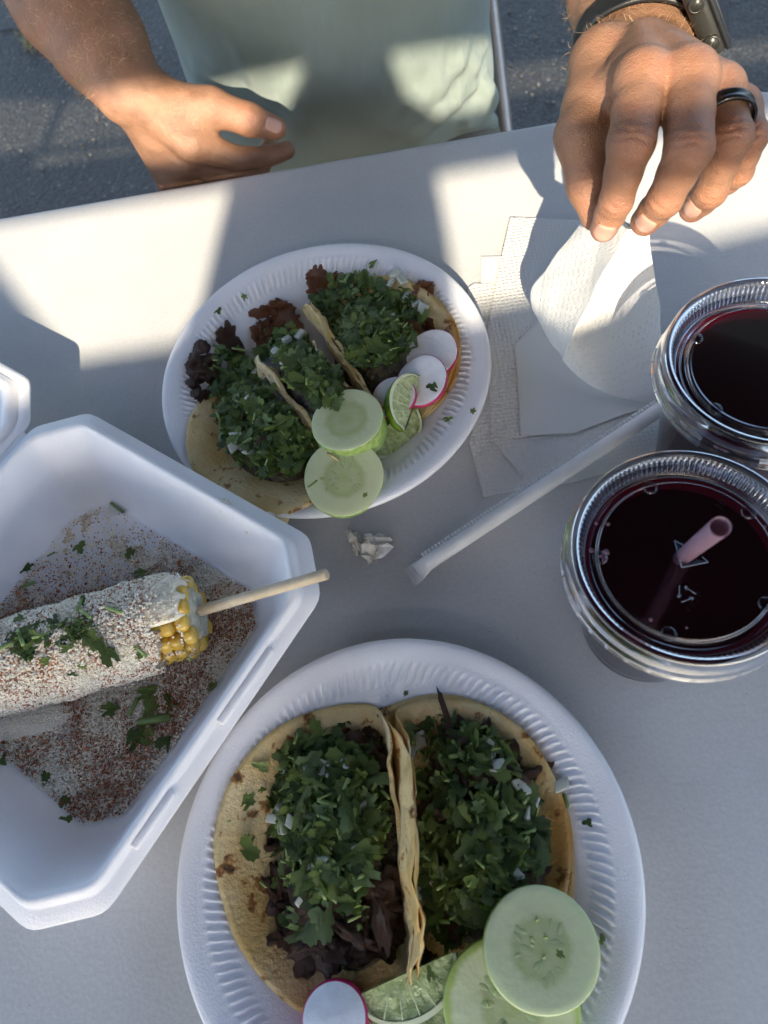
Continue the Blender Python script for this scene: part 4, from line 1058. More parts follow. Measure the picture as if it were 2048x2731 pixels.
tl('stem', 760, 865, .0100, .05, 'long flat green stem across the cilantro clump below the corn', 1)
# mayonnaise streak on the tray rim
V = []; F = []; P0, P1 = at(*z5(1085, 800), .0505), at(*z5(1250, 900), .0495)
dv = (P1 - P0); sv_ = Vector((-dv.y, dv.x, 0)).normalized()
sv2 = Vector((-.62, -.45, -.64)).normalized()
for i in range(26):
    for j in range(9):
        u = i / 25; q = (j / 8 - .5) * 2; wd = .0050 * (.3 + abs(noise.noise(Vector((u * 9, 2, 3)))) * 2.0) * math.sin(PI * min(1, u + .12)) ** .5
        ln = .014 * max(0, u - .25) * (j / 8) ** 2
        p = P0 + dv * (u * 1.02 - .01) + Vector((0, 0, .0016 * (1 - q * q) + .0007 * noise.noise(Vector((u * 20, q * 3, 1))))) + sv_ * q * wd * .6 + sv2 * (max(0, -q) * wd * .9 + ln)
        V.append(p)
for i in range(25):
    for j in range(8): F.append((i * 9 + j, i * 9 + j + 1, (i + 1) * 9 + j + 1, (i + 1) * 9 + j))
o = link('mayonnaise_streak', mesh('streak', V, F), M['mayo']); tag(o, 'smeared mayonnaise streak on the upper rim of the foam clamshell', 'mayonnaise')

# ------------------------------------------------------------------ cups
def cup(label, cx, cy, zr, straw=False, rotz=0.0):
    t = thing('drink_cup', label, 'cup', (cx, cy, TZ + .0006), 'lidded plastic cups of red drink')
    prof = [(.0004, .0035), (.024, .0035), (.0268, .0012), (.0285, 0), (.0300, .0015), (.0308, .006), (.0316, .012), (.0330, .0125), (.0335, .016), (.0455, .100), (.0462, .104)]
    V, F = revolve(prof, 96, None, False); link('cup_body', mesh('cup', V, F), M['clear_cup'], t)
    zl = .0955
    rl_ = .0335 + (.0455 - .0335) * (zl - .016) / .084 - .0006
    V, F = revolve([(.0004, .0045), (.0255, .0045), (.0300, .008), (.0325, .016), (rl_ - .0002, zl - .001), (rl_, zl), (rl_ - .0016, zl - .0008), (rl_ - .0022, zl - .001), (rl_ - .0035, zl - .001), (rl_ * .5, zl - .001), (.0004, zl - .001)], 96)
    link('drink', mesh('drink', V, F), M['drink'], t)
    V, F = revolve([(rl_ - .0004, zl + .0003), (rl_ - .0015, zl - .0003), (rl_ - .0058, zl - .0008)], 96, None, False)
    link('drink_edge', mesh('drink_edge', V, F), M['drink_edge'], t)
    lid = bpy.data.objects.new('lid', None); col.objects.link(lid); lid.parent = t; lid.rotation_euler.z = rotz
    NR = 118; n = NR * 6
    pr = [(.0004, .1060), (.020, .1060), (.0340, .1060), (.0348, .1060), (.0356, .1064), (.0362, .1062), (.0366, .1042), (.0372, .1032), (.0392, .1030), (.0396, .1036), (.0402, .1036), (.0406, .1030), (.0416, .1030),
          (.0422, .1040)] + [(.0424 + .0026 * i / 5, .1046 + .0082 * i / 5) for i in range(6)] + [(.0456, .1136), (.0466, .1142), (.0477, .1142), (.0486, .1134), (.0489, .1120), (.0491, .1060), (.0503, .1050), (.0506, .1035), (.0506, .0990), (.0516, .0984), (.0518, .0976)]
    def rf(a, j, r, z):
        if 14 <= j < 20:
            e = math.sin(PI * (j - 13.5) / 6); k_ = math.cos(NR * a); r += e * .00055 * k_; z += e * .0004 * k_
        if j in (28, 29): r += .00025 * max(0, math.cos(36 * a)) ** 4
        return r, z
    V, F = revolve(pr, n, rf, False); me = mesh('lid_shell', V, F); link('lid_shell', me, M['clear'], lid)
    for k_ in range(5):       # button dimples
        a = 2 * PI * k_ / 5 + .5; V, F = revolve([(.0034, 0), (.0030, .0008), (.0020, .0012), (.0003, .0014)], 24, None, False)
        o = link('lid_button', mesh('btn', V, F), M['clear'], lid); o.location = (.0355 * math.cos(a), .0355 * math.sin(a), .1058)
    return t, lid
c1, lid1 = cup('front cup of dark red drink with a straw through its ribbed clear lid', .0999, .1074, .114, True)
c2_, lid2 = cup('rear cup of dark red drink under a ribbed clear lid without a straw', .1619, .1976, .114, False, .7)
# straw, slit flaps, embossing
def loc(o_par, p): return Vector(p) - parent_mw(o_par).translation
pS = at(1480 * 1.2345, 1215 * 1.2345 - 20, .106); tipp = ray(1556 * 1.2345, 1138 * 1.2345, .262)
dS = (tipp - pS).normalized()
st = thing('drinking_straw', 'translucent pinkish purple straw poking out of the front cup lid', 'straw', tipp)
ring_o = []; n_ = 28
def tube_hollow(p0, p1, r, th):
    V1, F1 = tube([p0, p0.lerp(p1, .5), p1], r, n_, False); V2, F2 = tube([p0, p0.lerp(p1, .5), p1], r - th, n_, False)
    o = len(V1); F = F1 + [tuple(i + o for i in f)[::-1] for f in F2]; a = 2 * n_
    for q in range(n_):
        q2 = (q + 1) % n_; F.append((a + q, a + q2, o + a + q2, o + a + q)); F.append((q2, q, o + q, o + q2))
    return V1 + V2, F
V, F = tube_hollow(pS - dS * .085 - tipp, Vector((0, 0, 0)), .0035, .0003)
link('straw_tube', mesh('straw', V, F), M['straw'], st)
def P(px, py, z=.1065): return loc(lid1, at(1750 + px * .2261, 1200 + py * .2261, z))
q0, q1, q2, q3, q4 = P(215, 1068), P(400, 1165), P(300, 1385), P(612, 1325), P(540, 1260)
for a_, b_, c__ in ((q0, q2, P(345, 1230, .1005)), (q2, q3, P(480, 1290, .1000)), (q1, q0, P(340, 1170, .101))):
    V = [a_, b_, c__, a_ + Vector((0, 0, -.0004)), b_ + Vector((0, 0, -.0004)), c__ + Vector((0, 0, -.0004))]
    link('slit_flap', mesh('slit_flap', V, [(0, 1, 2), (5, 4, 3), (0, 3, 4, 1), (1, 4, 5, 2), (2, 5, 3, 0)], False), M['whitened'] if c__ is not q1 else M['clear'], lid1)
for a_, b_ in ((q0, q1), (q0, q2), (q2, q3), (q3, q4)):
    V, F = tube([a_, b_], .00028, 6); link('slit_edge', mesh('slit_edge', V, F), M['whitened'], lid1)
def text(body, p0, p1, size, par, z=.1064):
    cu = bpy.data.curves.new('t', 'FONT'); cu.body = body; cu.size = size; cu.extrude = .00016; cu.space_character = 1.25
    o = bpy.data.objects.new('t', cu); col.objects.link(o); dg = bpy.context.evaluated_depsgraph_get()
    me = bpy.data.meshes.new_from_object(o.evaluated_get(dg)); bpy.data.objects.remove(o); me.name = 'lettering'
    d = p1 - p0; d.z = 0; me.materials.clear(); me.materials.append(M['emboss'])
    r = link('lettering', me, None, par); r.matrix_basis = frame(p0, d, zdir=(0, 0, 1))
    w_ = max(v.co.x for v in me.vertices); r.matrix_basis = r.matrix_basis @ Matrix.Diagonal((d.length / w_, 1, 1, 1)); return r
text('PETE', P(405, 1925, .1064), P(570, 1715, .1064), .0042, lid1)
text('30T', P(765, 715, .1064), P(875, 560, .1064), .0048, lid1)
cR = P(345, 1700, .1065); sR = .0034
for k_ in range(3):
    a0 = PI / 2 + 2 * PI * k_ / 3 + .25; a1 = a0 + 2 * PI / 3
    A_ = cR + Vector((math.cos(a0), math.sin(a0), 0)) * sR * 1.5; B_ = cR + Vector((math.cos(a1), math.sin(a1), 0)) * sR * 1.5
    V1 = tube([A_.lerp(B_, .12), A_.lerp(B_, .72)], .00022, 6); V2 = tube([A_.lerp(B_, .72), A_.lerp(B_, .60) + (cR - A_.lerp(B_, .6)).normalized() * .0009], .0002, 6)
    V3 = tube([A_.lerp(B_, .72), A_.lerp(B_, .60) - (cR - A_.lerp(B_, .6)).normalized() * .0009], .0002, 6)
    V, F = join(V1, V2, V3); link('recycling_arrow', mesh('recycling_arrow', V, F), M['emboss'], lid1)
# foam bubbles under the lids
bv, bf = ico(2); bf = [tuple(f) for f in bf]
def bubbles(par, pts):
    ms = []
    for p, r in pts: ms.append((0, trs(p, Matrix.Identity(3).to_quaternion(), (r, r, r * .7))))
    V, F, T = scatter([(bv, bf)], ms); link('foam_bubbles', mesh('bubbles', V, F), M['bubble'], par, kind='stuff')
pts = []
for _ in range(34): pts.append((P(rnd.gauss(680, 75), rnd.gauss(238, 26), .0965), rnd.uniform(.0006, .0013)))
for _ in range(12):
    x, y = 450 + rnd.gauss(0, 25), 920 + rnd.gauss(0, 38); p = at(1448 + x / 2.765, 1150 + y / 2.765, .0955); pts.append((loc(c1, p), rnd.uniform(.0006, .0013)))
for x, y in ((480, 685), (392, 680), (515, 465), (375, 615), (1635, 705), (1060, 1450), (795, 1390)):
    p = at(1448 + x / 2.765, 1150 + y / 2.765, .0960); pts.append((loc(c1, p), rnd.uniform(.0006, .0011)))
bubbles(c1, pts)

# ------------------------------------------------------------------ wrapped straw on the table
w0, w1 = kp(884, 1247, .005), kp(1452, 871, .0085)
ws = thing('wrapped_straw', 'paper wrapped straw lying diagonally between the plates and the front cup', 'straw', mw=frame(w0, w1 - w0, zdir=(0, 0, 1)))
Lw = (w1 - w0).length + .06
V = []; F = []; n_ = 20; X = [0, .004, .0062, .0095, .013, .02] + [.02 + (Lw - .02) * i / 40 for i in range(1, 41)]
for i, x in enumerate(X):
    f = min(1, max(0, (x - .004) / .011)); f = f * f * (3 - 2 * f); wd = .0064 * (1 - f) + .0046 * f; ht = .0003 * (1 - f) + .0042 * f
    for q in range(n_):
        a = 2 * PI * q / n_; wob = .00018 * noise.noise(Vector((x * 300, a, 2)))
        V.append((x, (wd + wob) * math.cos(a) * (1 if f > .2 else 1), ht * math.sin(a) + (ht - .0006) + wob - .0008 * f))
for i in range(len(X) - 1):
    for q in range(n_): F.append((i * n_ + q, i * n_ + (q + 1) % n_, (i + 1) * n_ + (q + 1) % n_, (i + 1) * n_ + q))
F.append(tuple(range(n_))); F.append(tuple((len(X) - 1) * n_ + q for q in range(n_))[::-1])
link('paper_sleeve', mesh('sleeve', V, F), M['sleeve'], ws)
V, F = box(Lw / 2 + .006, .0050, .0040, Lw - .016, .0034, .0003); V2, F2 = box(.003, 0, .0004, .006, .0136, .0004)
link('seam', mesh('seam', V, F), M['sleeve'], ws)
V = []; F = []
for i in range(int((Lw - .02) / .0024)):
    b_ = box(.014 + i * .0024, .0052, .0045, .0011, .0030, .0009); o_ = len(V); V += b_[0]; F += [tuple(k_ + o_ for k_ in f) for f in b_[1]]
link('crimped_edge', mesh('crimped_edge', V, F, False), M['sleeve'], ws, kind='stuff')
for i in range(3):
    V, F = box(.0012 + i * .0017, 0, .0010, .0006, .0112, .0004); link('end_crimp', mesh('end_crimp', V, F), M['sleeve'], ws)

# ------------------------------------------------------------------ crumpled paper scrap
def crumple(px, py, R, seed, sx, sy, label, yaw):
    r_ = random.Random(seed); n = 8; V = []; F = []
    for i in range(n):
        for j in range(n):
            u, v = i / (n - 1) * 2 - 1, j / (n - 1) * 2 - 1; p = Vector((u * 1.3, v * 1.3, seed))
            x = u * .75 * (1 - .25 * v * v) + .38 * noise.noise(p * 1.9); y = v * .75 * (1 - .25 * u * u) + .38 * noise.noise(p * 1.9 + Vector((9, 0, 0))); z = 1.0 * (1 - .5 * (u * u + v * v)) + .8 * noise.noise(p * 2.3 + Vector((0, 9, 0)))
            V.append((x * sx, y * sy, max(.05, z) * R * .8 + r_.uniform(0, .0009)))
    for i in range(n - 1):
        for j in range(n - 1):
            k_ = i * n + j; F += ([(k_, k_ + n, k_ + n + 1), (k_, k_ + n + 1, k_ + 1)] if r_.random() < .5 else [(k_, k_ + n, k_ + 1), (k_ + 1, k_ + n, k_ + n + 1)])
    o = link('paper_scrap', mesh('paper_scrap', V, F, False), M['scrap'], loc=at(px, py, .001)); o.rotation_euler.z = yaw; return tag(o, label, 'paper scrap', 'crumpled paper scraps on the table')
crumple(1000, 1468, .011, 3, .0125, .0110, 'crumpled white paper scrap, the larger right-hand lump beside the straw end', .3)
crumple(948, 1446, .008, 8, .0050, .0125, 'narrow curled paper scrap left of the larger crumpled lump', .35)

# ------------------------------------------------------------------ napkins
def sheet(label, pts, z, mt, wob=.00045, curl=.0, seed=1, thick=.0004):
    """flat folded napkin: px outline -> gridded sheet with slight swells, two plies, rounded fold edge"""
    P_ = [kp_(p) for p in pts]; xs = [p[0] for p in P_]; ys = [p[1] for p in P_]
    bm = bmesh.new(); vs = [bm.verts.new((x, y, 0)) for x, y in P_]; f = bm.faces.new(vs)
    bmesh.ops.triangulate(bm, faces=[f])
    for _ in range(4): bmesh.ops.subdivide_edges(bm, edges=[e for e in bm.edges if e.calc_length() > .007], cuts=1, use_grid_fill=True)
    bmesh.ops.triangulate(bm, faces=bm.faces[:])
    bmesh.ops.recalc_face_normals(bm, faces=bm.faces[:])
    bd = {v for e in bm.edges if e.is_boundary for v in e.verts}
    cx, cy = sum(xs) / len(xs), sum(ys) / len(ys)
    for v in bm.verts:
        n = noise.noise(Vector((v.co.x * 28, v.co.y * 28, seed))) + .5 * noise.noise(Vector((v.co.x * 70, v.co.y * 70, seed)))
        v.co.z = z + max(-.0004, wob * n) + (curl * n if v in bd else 0)
    ret = bmesh.ops.solidify(bm, geom=bm.faces[:], thickness=thick)
    me = bpy.data.meshes.new('napkin'); bm.to_mesh(me); bm.free(); me.polygons.foreach_set('use_smooth', [False] * len(me.polygons))
    me.transform(Matrix.Translation((-cx, -cy, -z))); o = link('napkin', me, M[mt], loc=(cx, cy, TZ + z)); return tag(o, label, 'napkin', 'paper napkins beside the far plate')
def kp_(p):
    q = at(*z4(*p), .003); return (q.x, q.y)
sheet('lowest napkin, its pointed corner reaching furthest down beside the far plate', [(170, 1050), (100, 1320), (175, 1608), (440, 1548), (760, 1420), (760, 1100)], .0008, 'napkin_hex', seed=2)
sheet('napkin whose lower edge runs under the wrapped straw', [(215, 1200), (215, 1300), (432, 1562), (640, 1530), (860, 1470), (1100, 1360), (1160, 1250), (1160, 1050), (500, 1000)], .0013, 'napkin_hex', seed=3)
sheet('napkin corner with a rounded fold poking out at the left near the plate rim', [(92, 530), (100, 510), (125, 495), (300, 490), (380, 700), (360, 1170), (190, 1150), (150, 900)], .0012, 'napkin_hex', seed=4)
sheet('tiny napkin corner sticking out at the upper left of the pile', [(163, 352), (300, 350), (320, 520), (160, 520)], .0009, 'napkin_fine', seed=5)
sheet('tall embossed napkin at the left of the pile, its top edge near the hand', [(315, 150), (520, 158), (720, 168), (800, 500), (780, 1000), (390, 1145), (205, 1118), (194, 900), (195, 735), (250, 440)], .0020, 'napkin_hex', seed=6)
sheet('square embossed napkin end below the tall one', [(215, 1130), (390, 1130), (400, 1298), (213, 1290)], .0016, 'napkin_hex', seed=7)
sheet('smooth napkin with a rounded left corner in the middle of the pile', [(372, 1295), (345, 900), (333, 850), (338, 822), (358, 800), (520, 640), (700, 560), (1000, 700), (1132, 1120), (900, 1185), (650, 1280)], .0028, 'napkin_fine', seed=8, wob=.0004)
# the napkin being picked up: facets hanging from the pinch
def hp(x, y, z): return at(*z4(x, y), z)
G = [   # rows from the pinch downward: (left edge, fold, right edge) in px and height
 [(762, 85, .093), (830, 120, .098), (905, 170, .101), (944, 205, .102), (975, 215, .100), (1010, 225, .097), (1042, 235, .092)],
 [(600, 290, .073), (700, 310, .083), (790, 330, .090), (858, 345, .098), (930, 370, .082), (1005, 380, .076), (1062, 390, .070)],
 [(480, 445, .050), (590, 480, .061), (700, 500, .073), (775, 505, .083), (890, 540, .066), (1000, 560, .050), (1082, 560, .040)],
 [(418, 520, .038), (530, 600, .047), (640, 640, .058), (700, 650, .067), (840, 700, .049), (990, 720, .034), (1100, 715, .024)],
 [(415, 575, .033), (495, 680, .040), (590, 745, .048), (640, 760, .056), (800, 830, .032), (980, 880, .020), (1115, 880, .016)],
 [(425, 622, .027), (500, 750, .028), (575, 820, .032), (606, 832, .040), (750, 940, .024), (960, 1010, .014), (1125, 1020, .009)],
 [(440, 650, .018), (520, 800, .016), (570, 875, .018), (582, 905, .022), (720, 1045, .012), (930, 1115, .008), (1132, 1135, .0055)]]
V = [hp(*p) for row in G for p in row]; F = []
for i in range(6):
    for j in range(6): k_ = i * 7 + j; F.append((k_, k_ + 1, k_ + 8, k_ + 7))
me = mesh('tmp', V, F); o = bpy.data.objects.new('tmp', me); col.objects.link(o)
bm = bmesh.new(); bm.from_mesh(me); cl_ = bm.edges.layers.float.new('crease_edge')
for e in bm.edges:
    a_, b_ = sorted(v.index for v in e.verts)
    if a_ % 7 == 3 and b_ - a_ == 7: e[cl_] = 1.0
    if a_ % 7 == 5 and b_ - a_ == 7: e[cl_] = .5
    if e.is_boundary: e[cl_] = .75
bm.to_mesh(me); bm.free()
md = o.modifiers.new('s', 'SUBSURF'); md.levels = md.render_levels = 4
dg = bpy.context.evaluated_depsgraph_get(); m2 = bpy.data.meshes.new_from_object(o.evaluated_get(dg)); bpy.data.objects.remove(o)
for v in m2.vertices:
    v.co += Vector((noise.noise(v.co * 60), noise.noise(v.co * 60 + Vector((5, 0, 0))), noise.noise(v.co * 60 + Vector((0, 5, 0))))) * .0012
bm = bmesh.new(); bm.from_mesh(m2); bmesh.ops.recalc_face_normals(bm, faces=bm.faces[:]); bmesh.ops.solidify(bm, geom=bm.faces[:], thickness=.0003); bm.to_mesh(m2); bm.free()
ctr = hp(700, 700, .03); m2.transform(Matrix.Translation(-ctr)); m2.materials.clear(); m2.name = 'held_napkin'
m2.polygons.foreach_set('use_smooth', [True] * len(m2.polygons))
o = link('napkin', m2, M['napkin_dash'], loc=ctr); tag(o, 'white napkin pinched at its corner and lifted by the fingers of the right-hand side hand', 'napkin', 'paper napkins beside the far plate')
# crumbs and hairs on the table
ms = []
for _ in range(60):
    p = at(rnd.uniform(0, 2048), rnd.uniform(600, 2731), 0.0004); s = rnd.uniform(.00012, .0003); ms.append((rnd.randrange(4), trs(p, rq(1), s)))
V, F, T = scatter(crumbV, ms); M['dirt'] = mat('dark_speck', (.05, .04, .035), .8, .3)
o = link('table_crumbs', mesh('table_crumbs', V, F, False, T), M['dirt'], kind='stuff'); tag(o, 'tiny dark crumbs scattered over the white table top', 'crumbs')
# ------------------------------------------------------------------ implicit surfaces for the person
class SDF:
    def __init__(s): s.prims = []          # (a, ra, b, rb, flat dir, flat scale, blend k, group)
    def cap(s, a, ra, b, rb, k=.004, grp=0, n=None, f=1.0): s.prims.append((np.array(a, float), ra, np.array(b, float), rb, None if n is None else np.array(Vector(n).normalized()), f, k, grp))
    def chain(s, pts, k=.004, grp=0, n=None, f=1.0):
        for (a, ra), (b, rb) in zip(pts[:-1], pts[1:]): s.cap(a, ra, b, rb, k, grp, n, f)
    @staticmethod
    def d(pr, X, Y, Z):
        a, ra, b, rb, n, f, k, g = pr; ba = b - a; L = max(1e-9, ba @ ba)
        px, py, pz = X - a[0], Y - a[1], Z - a[2]
        t = np.clip((px * ba[0] + py * ba[1] + pz * ba[2]) / L, 0, 1)
        qx, qy, qz = px - t * ba[0], py - t * ba[1], pz - t * ba[2]
        if n is not None:
            dn = (qx * n[0] + qy * n[1] + qz * n[2]) * (1 / f - 1); qx = qx + n[0] * dn; qy = qy + n[1] * dn; qz = qz + n[2] * dn
        return np.sqrt(qx * qx + qy * qy + qz * qz) - (ra + (rb - ra) * t)
    @staticmethod
    def smin(a, b, k):
        h = np.clip(.5 + .5 * (b - a) / k, 0, 1); return b + (a - b) * h - k * h * (1 - h)
    def grid(s, lo, hi, h, kg=.0009, kpalm=.006):
        """group 0 = base (palm, arm); groups 1.. = fingers, each blended into the base then joined sharply"""
        lo = np.array(lo, float); dims = np.ceil((np.array(hi) - lo) / h).astype(int) + 1
        ax_ = [(lo[i] + h * np.arange(dims[i])).astype(np.float32) for i in range(3)]
        groups = sorted({p[7] for p in s.prims}); fields = {}
        def region(p, pad):
            c0 = np.minimum(p[0], p[2]) - max(p[1], p[3]) - pad; c1 = np.maximum(p[0], p[2]) + max(p[1], p[3]) + pad
            i0 = np.clip(((c0 - lo) / h).astype(int), 0, dims); i1 = np.clip(((c1 - lo) / h).astype(int) + 2, 0, dims); return tuple(slice(a, b) for a, b in zip(i0, i1))
        for g in groups:
            D = np.full(dims, .5, np.float32)
            for p in s.prims:
                if p[7] != g: continue
                R = region(p, .03 if h < .003 else .08)
                X, Y, Z = np.meshgrid(ax_[0][R[0]], ax_[1][R[1]], ax_[2][R[2]], indexing='ij', sparse=True)
                if D[R].size: D[R] = s.smin(D[R], s.d(p, X, Y, Z).astype(np.float32), p[6])
            fields[g] = D
        base = fields.get(0); out = base.copy() if base is not None else None
        for g in groups:
            if g == 0: continue
            f = s.smin(base, fields[g], kpalm) if base is not None else fields[g]
            out = f if out is None else s.smin(out, f, kg)
        return out, lo, h
    def trace(s, o, d, t0=.2, t1=1.6):
        o = np.array(o); d = np.array(d) / np.linalg.norm(d); t = t0
        while t < t1:
            p = o + d * t; v = .5
            for q in s.prims: v = float(SDF.smin(v, float(SDF.d(q, p[0], p[1], p[2])), q[6]))
            if v < .0003: return t
            t += max(.0005, v * .8)
        return None
def surface_nets(D, lo, h):
    nx, ny, nz = D.shape; S = D < 0
    c = np.zeros((nx - 1, ny - 1, nz - 1), np.int8)
    for dx in (0, 1):
        for dy in (0, 1):
            for dz in (0, 1): c += S[dx:nx - 1 + dx, dy:ny - 1 + dy, dz:nz - 1 + dz]
    I, J, K = np.nonzero((c > 0) & (c < 8)); n = len(I)
    idx = np.full(c.shape, -1, np.int64); idx[I, J, K] = np.arange(n)
    cs = [(dx, dy, dz) for dx in (0, 1) for dy in (0, 1) for dz in (0, 1)]
    val = np.stack([D[I + a, J + b, K + e] for a, b, e in cs], 1)
    acc = np.zeros((n, 3)); cnt = np.zeros(n)
    for i in range(8):
        for j in range(i + 1, 8):
            if sum(abs(p - q) for p, q in zip(cs[i], cs[j])) != 1: continue
            a, b = val[:, i], val[:, j]; mk = (a < 0) != (b < 0); t = np.where(mk, a / np.where(mk, a - b, 1), 0)
            for ax2 in range(3): acc[:, ax2] += np.where(mk, cs[i][ax2] + t * (cs[j][ax2] - cs[i][ax2]), 0)
            cnt += mk
    V = (np.stack([I, J, K], 1) + acc / cnt[:, None]) * h + lo
    F = []
    for axn in range(3):
        sl0 = [slice(None)] * 3; sl1 = [slice(None)] * 3; sl0[axn] = slice(0, -1); sl1[axn] = slice(1, None)
        A = S[tuple(sl0)]; B = S[tuple(sl1)]; E = np.argwhere(A != B)
        u, v = (axn + 1) % 3, (axn + 2) % 3
        E = E[(E[:, u] > 0) & (E[:, v] > 0) & (E[:, u] < D.shape[u] - 1) & (E[:, v] < D.shape[v] - 1)]
        fl = A[E[:, 0], E[:, 1], E[:, 2]]
        q = []
        for du, dv in ((-1, -1), (0, -1), (0, 0), (-1, 0)):
            e = E.copy(); e[:, u] += du; e[:, v] += dv; q.append(idx[e[:, 0], e[:, 1], e[:, 2]])
        Q = np.stack(q, 1); Q[~fl] = Q[~fl][:, ::-1]; F.append(Q)
    F = np.concatenate(F); F = F[(F >= 0).all(1)]; return V, F

def cx3(x, y): return (200 + .3918 * x, 150 + .3918 * y)
def R2(x, y, d): p = ray(*z2(x, y), d); return np.array(p)
def R3(x, y, d): p = ray(*cx3(x, y), d); return np.array(p)
def T_(x, y, z): return np.array([x, y, z + TZ])
camw = np.array([CAM[0], CAM[1], CAM[2] + TZ])

# ---- hand at the right of the picture, lifting the napkin
HR = SDF()
W = R2(1092, 225, .500); W2 = R2(1097, -60, .562); EL = T_(.225, .665, .085); SH = T_(.135, .835, .40)
vdir = (W - camw) / np.linalg.norm(W - camw)
fd = (W2 - W) / np.linalg.norm(W2 - W); nn_ = -vdir - fd * (-vdir @ fd); nn_ /= np.linalg.norm(nn_)
mI, mM, mR, mP = R2(1120, 350, .418), R2(1312, 340, .420), R2(1438, 400, .434), R2(1520, 480, .450)
HR.chain([(W, .0300), (W2, .0405), ((W2 + EL) / 2, .044), (EL, .040)], .008, 0, nn_, .76)
HR.chain([(EL, .040), (SH, .052)], .02, 0)
for p_, r in ((mI, .0140), (mM, .0138), (mR, .0128), (mP, .0118)): HR.cap(W + (p_ - W) * .25, .0165, p_, r * .96, .004, 0)
pc = (W * .4 + (mI + mM + mR + mP) / 4 * .6) + vdir * .014
HR.cap(pc + (mI - mP) * .18, .0165, pc - (mI - mP) * .20, .0150, .006, 0)
tC, tM, tI, tT = R2(945, 270, .478), R2(850, 585, .432), R2(884, 800, .430), R2(915, 930, .432)
HR.cap(W + (tC - W) * .4, .017, tC, .0165, .006, 0)
HR.chain([(tC, .0165), (tM, .0122)], .006, 0)
HR.cap(R2(1000, 430, .440), .0115, R2(930, 470, .448), .0100, .014, 0)
HR.cap(R2(960, 560, .447), .0075, R2(960, 620, .447), .0050, .010, 0)
HR.chain([(tM, .0130), (tI, .0106), (tT, .0082)], .005, 5)
def finger(S_, m_, rm, p_, rp, d_, rd, t_, rt, g):
    rm, rp, rd, rt = rm * .97, rp * .95, rd * .95, rt * .96
    mid = (m_ + p_) / 2; S_.chain([(m_, rm), (mid, (rm + rp) / 2 * .95), (p_, rp)], .0022, g)
    mid2 = (p_ + d_) / 2; S_.chain([(p_, rp), (mid2, (rp + rd) / 2 * .93), (d_, rd)], .0022, g)
    mid3 = (d_ + t_) / 2; S_.chain([(d_, rd), (mid3, (rd + rt) / 2 * 1.0), (t_, rt)], .0022, g)
iP, iD, iT = R2(1068, 615, .388), R2(1003, 868, .402), R2(950, 985, .418)
xP, xD, xT = R2(1318, 640, .388), R2(1214, 860, .404), R2(1128, 956, .424)
rP, rD, rT = R2(1495, 595, .412), R2(1412, 825, .428), R2(1335, 900, .444)
pP, pD, pT = R2(1575, 590, .432), R2(1530, 740, .446), R2(1440, 815, .462)
finger(HR, mI, .0138, iP, .0114, iD, .0086, iT, .0074, 1)
finger(HR, mM, .0136, xP, .0113, xD, .0090, xT, .0077, 2)
finger(HR, mR, .0126, rP, .0108, rD, .0086, rT, .0074, 3)
finger(HR, mP, .0115, pP, .0096, pD, .0078, pT, .0066, 4)

# ---- hand at the left of the picture, resting behind the table edge
HLs = SDF()
LW = R3(365, 217, .735); LW2 = ray(*z1(300, 0), .785); LW2 = np.array(LW2); LEL = T_(-.325, .80, .175); LSH = T_(-.24, .84, .40)
lv = (LW - camw) / np.linalg.norm(LW - camw); lf = (LW2 - LW) / np.linalg.norm(LW2 - LW); ln_ = -lv - lf * (-lv @ lf); ln_ /= np.linalg.norm(ln_)
HLs.chain([(LW, .0300), (LW * .5 + LW2 * .5, .0390), (LW2, .0465), (LEL, .047)], .008, 0, ln_, .82)
HLs.chain([(LEL, .045), (LSH, .054)], .02, 0)
lI, lM, lR, lP = R3(800, 590, .718), R3(735, 710, .742), R3(690, 790, .754), R3(640, 840, .770)
for p_, r in ((lI, .0160), (lM, .0150), (lR, .0140), (lP, .0125)): HLs.cap(LW + (p_ - LW) * .25, .0185, p_, r * .96, .006, 0)
ltC, ltM, ltI, ltT = R3(600, 330, .728), R3(925, 345, .716), R3(1185, 432, .714), R3(1365, 490, .716)
HLs.cap(LW + (ltC - LW) * .3, .020, ltC, .0190, .012, 0); HLs.cap(ltC, .0185, ltM, .0150, .010, 0)
HLs.cap(R3(830, 440, .722), .0105, R3(900, 470, .722), .0070, .014, 0)
HLs.chain([(ltM, .0150), (ltI, .0130), (ltT, .0096)], .005, 5)
finger(HLs, lI, .0155, R3(1100, 695, .726), .0112, R3(1300, 685, .730), .0094, R3(1440, 640, .734), .0082, 1)
finger(HLs, lM, .0145, R3(1050, 790, .744), .0112, R3(1260, 760, .748), .0094, R3(1318, 620, .748), .0080, 2)
finger(HLs, lR, .0135, R3(980, 880, .762), .0108, R3(1150, 900, .768), .0090, R3(1260, 860, .772), .0078, 3)
finger(HLs, lP, .0120, R3(880, 950, .778), .0096, R3(1020, 980, .785), .0080, R3(1120, 960, .790), .0070, 4)

